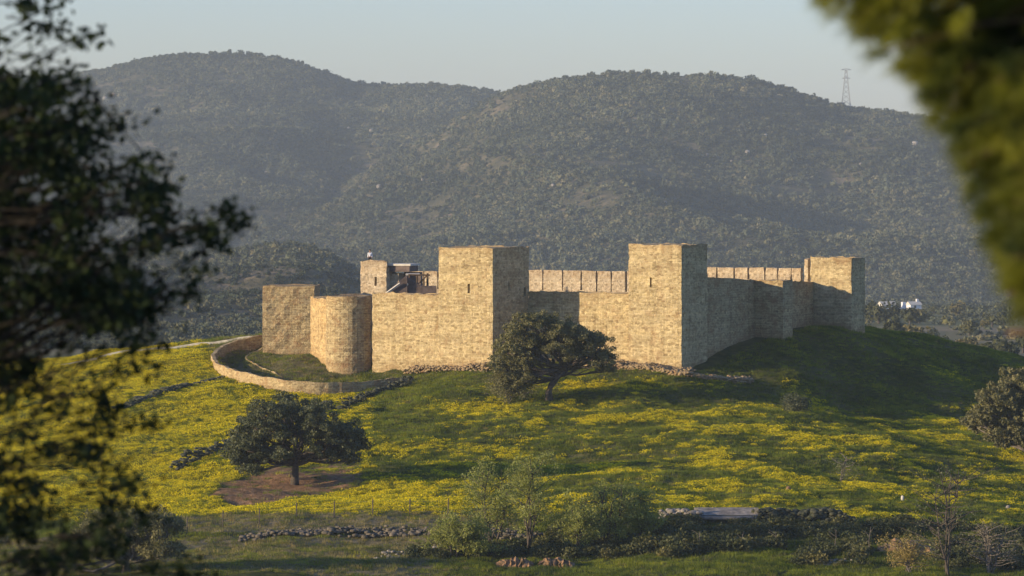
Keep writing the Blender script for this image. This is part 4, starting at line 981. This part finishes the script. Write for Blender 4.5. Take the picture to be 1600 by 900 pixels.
for i, (px_, r_, s0) in enumerate(br_):
    x_, d, z_ = hit_mountain(px_, r_); s0 *= 0.62; V, Fc = rock(200+i, (1.9*s0, 1.4*s0, 1.6*s0), 1.0)
    o = mesh_np('boulder', V, Fc, M['farrock']); o.location = (x_, d, z_+2.2)
    where = 'left mountain flank' if px_ < 560 else ('saddle slope between the mountain tops' if px_ < 900 else 'right mountain flank')
    setp(o, BL[i], 'boulder', 'pale boulders on the mountainside')
# pylon
x_, d, z_ = hit_mountain(1322, 168); pb = Vector(((1322-800)/F*3040, 3040, float(mountain(np.array([(1322-800)/F*3040]), np.array([3040.]))[0])-1))
py = empty('power_pylon', pb, 'lattice steel power pylon on the mountain ridge', 'pylon')
H = (250-107)/F*3040-pb.z; mb = MB()
def leg(s1, s2, z): wv = 3.0*(1-z/H)**1.1+0.55; return Vector((s1*wv, s2*wv, z))
zs = np.linspace(0, H*0.97, 9)
for s1 in (-1, 1):
    for s2 in (-1, 1):
        m2 = MB(); m2.tube([leg(s1, s2, z) for z in zs], 0.20, 4); m2.build('leg', M['steel'], py)
for i in range(8):
    for s2 in (-1, 1):
        mb.tube([leg(-1, s2, zs[i]), leg(1, s2, zs[i+1])], 0.10, 3); mb.tube([leg(1, s2, zs[i]), leg(-1, s2, zs[i+1])], 0.10, 3)
        mb.tube([leg(s2, -1, zs[i]), leg(s2, 1, zs[i+1])], 0.10, 3)
mb.build('lattice', M['steel'], py)
for z in (H*0.97, H*0.76):
    m2 = MB(); a = 3.7 if z > H*0.9 else 3.2
    m2.tube([(-a, 0, z), (a, 0, z)], 0.20, 4); m2.tube([(-a, 0, z), (0, 0, z+1.0), (a, 0, z)], 0.12, 4); m2.build('crossarm', M['steel'], py)

# ------------------------------------------------------------------ person on the inner tower
pp = g0+h1*0.62+h2*1.1; pl = Vector((pp[0], pp[1], -11.2))
person = None
def skin_body(name, verts, edges, rad, mat, parent=None, loc=(0, 0, 0)):
    me = bpy.data.meshes.new(name); me.from_pydata(verts, edges, []); o = bpy.data.objects.new(name, me); COL.objects.link(o); o.location = loc
    o.modifiers.new('skin', 'SKIN'); sv = me.skin_vertices[0].data
    for i, r in enumerate(rad): sv[i].radius = (r, r) if not hasattr(r, '__len__') else r
    sv[0].use_root = True
    o.modifiers.new('sub', 'SUBSURF').levels = 2; o.modifiers['sub'].render_levels = 2; me.materials.append(mat)
    if parent: o.parent = parent
    return o
bv = [(0, 0, .95), (0, 0, 1.15), (0, 0, 1.38), (0, 0, 1.47), (0, -.01, 1.53), (0, -.02, 1.63), (0, -.01, 1.70),
      (.1, 0, .9), (.11, -.01, .5), (.12, .01, .09), (.13, -.12, .04), (-.1, 0, .9), (-.11, -.01, .5), (-.12, .01, .09), (-.13, -.12, .04),
      (.17, 0, 1.4), (.23, .02, 1.13), (.20, -.12, .92), (.18, -.16, .84), (-.17, 0, 1.4), (-.23, .02, 1.13), (-.2, -.12, .92), (-.18, -.16, .84)]
be = [(0, 1), (1, 2), (2, 3), (3, 4), (4, 5), (5, 6), (0, 7), (7, 8), (8, 9), (9, 10), (0, 11), (11, 12), (12, 13), (13, 14), (2, 15), (15, 16), (16, 17), (17, 18), (2, 19), (19, 20), (20, 21), (21, 22)]
br2 = [.13, .12, .13, .055, .055, .095, .07, .08, .06, .04, .035, .08, .06, .04, .035, .055, .042, .03, .03, .055, .042, .03, .03]
person = skin_body('person', bv, be, br2, M['skin'], None, pl)
setp(person, 'person standing on the slim inner tower in a pale top and dark trousers', 'person')
skin_body('shirt', [(0, 0, .98), (0, 0, 1.18), (0, 0, 1.40), (.17, 0, 1.41), (.23, .02, 1.13), (.205, -.1, .96), (-.17, 0, 1.41), (-.23, .02, 1.13), (-.205, -.1, .96)],
          [(0, 1), (1, 2), (2, 3), (3, 4), (4, 5), (2, 6), (6, 7), (7, 8)], [.155, .15, .155, .07, .056, .045, .07, .056, .045], M['shirt'], person)
skin_body('trousers', [(0, 0, 1.0), (0, 0, .93), (.1, 0, .86), (.11, -.01, .5), (.12, .01, .12), (-.1, 0, .86), (-.11, -.01, .5), (-.12, .01, .12)],
          [(0, 1), (1, 2), (2, 3), (3, 4), (1, 5), (5, 6), (6, 7)], [.15, .14, .10, .075, .06, .10, .075, .06], M['trousers'], person)
V, Fc = ICO2; V = V*np.array((.098, .105, .085))+np.array((0, .015, 1.695)); mesh_np('hair', V, Fc, M['hair'], person, True)

# ------------------------------------------------------------------ foreground: dark evergreen tree at the left
rs = np.random.RandomState(77)
fx, fy = -5.6, 30.0; fz = gz(fx, fy)
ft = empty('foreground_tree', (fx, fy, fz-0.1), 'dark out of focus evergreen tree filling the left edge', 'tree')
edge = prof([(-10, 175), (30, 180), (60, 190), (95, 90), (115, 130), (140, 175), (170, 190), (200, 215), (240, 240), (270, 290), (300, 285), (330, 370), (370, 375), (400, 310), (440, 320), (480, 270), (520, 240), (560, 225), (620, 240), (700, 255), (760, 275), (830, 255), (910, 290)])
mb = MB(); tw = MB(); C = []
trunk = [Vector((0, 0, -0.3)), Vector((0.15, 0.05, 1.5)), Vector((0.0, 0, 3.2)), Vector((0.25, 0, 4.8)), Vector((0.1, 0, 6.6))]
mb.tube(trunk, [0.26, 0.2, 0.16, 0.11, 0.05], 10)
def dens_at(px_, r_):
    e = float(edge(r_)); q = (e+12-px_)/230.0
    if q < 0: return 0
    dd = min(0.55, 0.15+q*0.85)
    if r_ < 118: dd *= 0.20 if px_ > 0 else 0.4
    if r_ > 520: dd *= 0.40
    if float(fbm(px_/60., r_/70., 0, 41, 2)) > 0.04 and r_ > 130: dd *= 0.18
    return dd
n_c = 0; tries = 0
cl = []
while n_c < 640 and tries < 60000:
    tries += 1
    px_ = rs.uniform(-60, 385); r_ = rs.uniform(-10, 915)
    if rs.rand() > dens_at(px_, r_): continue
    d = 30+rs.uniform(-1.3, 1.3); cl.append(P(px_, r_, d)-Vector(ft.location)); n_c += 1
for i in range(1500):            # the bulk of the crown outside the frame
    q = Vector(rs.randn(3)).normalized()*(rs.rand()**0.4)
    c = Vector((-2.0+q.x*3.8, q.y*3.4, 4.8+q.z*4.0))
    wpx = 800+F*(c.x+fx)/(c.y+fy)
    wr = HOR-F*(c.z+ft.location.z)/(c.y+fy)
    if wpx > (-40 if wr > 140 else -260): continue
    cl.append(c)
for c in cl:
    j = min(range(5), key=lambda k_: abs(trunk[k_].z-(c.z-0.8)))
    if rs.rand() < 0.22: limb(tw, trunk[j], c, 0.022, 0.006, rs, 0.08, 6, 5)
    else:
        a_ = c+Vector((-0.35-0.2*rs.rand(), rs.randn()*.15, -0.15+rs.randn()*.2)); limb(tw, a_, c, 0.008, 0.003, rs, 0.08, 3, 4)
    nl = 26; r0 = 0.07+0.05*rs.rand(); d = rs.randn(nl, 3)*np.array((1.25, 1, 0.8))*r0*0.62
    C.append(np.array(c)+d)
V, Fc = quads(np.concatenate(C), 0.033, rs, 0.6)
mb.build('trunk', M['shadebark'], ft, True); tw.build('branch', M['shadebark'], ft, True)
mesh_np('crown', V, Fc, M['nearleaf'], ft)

# ------------------------------------------------------------------ foreground: pine branches at the right
rs = np.random.RandomState(19)
px0, py0 = 3.9, 17.4; pz0 = gz(px0, py0)
pt = empty('pine_tree', (px0, py0, pz0-0.1), 'blurred yellow-green pine branches hanging in at the upper right', 'pine tree')
L0 = Vector(pt.location); mb = MB(); tw = MB()
trunk = [Vector((0, 0, -0.2)), Vector((0.04, 0, 1.6)), Vector((-0.02, 0, 3.4)), Vector((0.03, 0, 5.2)), Vector((0, 0, 7.4))]
mb.tube(trunk, [0.2, 0.17, 0.14, 0.1, 0.03], 10)
ledge = prof([(-90, 1250), (-30, 1272), (0, 1300), (20, 1345), (45, 1325), (75, 1370), (110, 1418), (140, 1445), (180, 1462), (210, 1500), (245, 1492), (300, 1525), (340, 1548), (380, 1545), (430, 1570), (470, 1592), (520, 1630), (600, 1700)])
tips = []
for i in range(125):
    r_ = -90+620*((i+rs.rand())/125); e = float(ledge(r_)); off = abs(rs.randn())*75 if i % 3 else rs.rand()*18
    d = 17+rs.uniform(-0.7, 0.7); end = P(e+off, r_, d)-L0
    ln = 0.55+0.35*rs.rand(); dv = Vector((1.0, rs.randn()*0.35, 0.42+0.3*rs.randn())).normalized(); st = end+dv*ln
    limb(tw, st, end, 0.010, 0.004, rs, 0.05, 6, 4)
    for k_ in range(11):
        tt = (k_+rs.rand()*.6)/11; c = st.lerp(end, tt); side = Vector(rs.randn(3))*0.10*(1.1-tt); tips.append((c+side, (-dv*0.7+side*4).normalized()))
for i in range(480):
    c = P(1530+250*rs.rand(), -100+640*rs.rand(), 17+rs.uniform(-.7, .9))-L0
    if 800+F*(c.x+L0.x)/(c.y+L0.y) > float(ledge(HOR-F*(c.z+L0.z)/(c.y+L0.y)))+70: tips.append((c, Vector(rs.randn(3)).normalized()))
for i in range(380):
    q = Vector(rs.randn(3)).normalized()*(rs.rand()**0.4); c = Vector((0.3+q.x*1.4, q.y*1.6, 6.0+q.z*2.2))
    if 800+F*(c.x+L0.x)/(c.y+L0.y) > 1660: tips.append((c, q.normalized()))
for i in range(10):
    limb(tw, (0, 0, 3.2+0.42*i), P(1560+30*rs.rand(), 520-62*i, 17)-L0, 0.035, 0.012, rs, 0.06, 7, 6)
NV = []; NF = []
def needles(c, dirv, n, ln, k0):
    d = rs.randn(n, 3)*0.65+np.array(dirv)*1.1; d /= np.linalg.norm(d, axis=1)[:, None]
    s = np.cross(d, rs.randn(n, 3)); s /= np.linalg.norm(s, axis=1)[:, None]
    a = np.array(c)+rs.randn(n, 3)*0.012; L = ln*(0.6+0.5*rs.rand(n))[:, None]
    V = np.stack([a-s*.0024, a+s*.0024, a+d*L], 1).reshape(-1, 3)
    return V, np.arange(n*3).reshape(n, 3)+k0
k0 = 0
for c, dv in tips:
    for s_ in range(2):
        V, Fc = needles(c+dv*0.05*s_, tuple(dv), 44, 0.115, k0); NV.append(V); NF.append(Fc); k0 += len(V)
mb.build('trunk', M['pinebark'], pt, True); tw.build('branch', M['pinebark'], pt, True)
mesh_np('needles', np.concatenate(NV), np.concatenate(NF), M['needle'], pt)

# ------------------------------------------------------------------ haze
mb = MB(); zlo = -145.0; zhi = float(MZ.max())+12
mb.box((0, 1900, (zlo+zhi)/2), (7600, 8600, zhi-zlo))
hz = mb.build('haze', None); m = bpy.data.materials.new('haze'); m.use_nodes = True; t = m.node_tree; t.nodes.clear()
pv = t.nodes.new('ShaderNodeVolumePrincipled'); mo = t.nodes.new('ShaderNodeOutputMaterial')
pv.inputs['Color'].default_value = (0.70, 0.83, 0.91, 1); pv.inputs['Density'].default_value = 0.000105; pv.inputs['Anisotropy'].default_value = 0.0
t.links.new(pv.outputs[0], mo.inputs['Volume']); hz.data.materials.append(m)
setp(hz, 'thin bluish evening haze in the air over hill and mountains', 'haze', None, 'stuff')
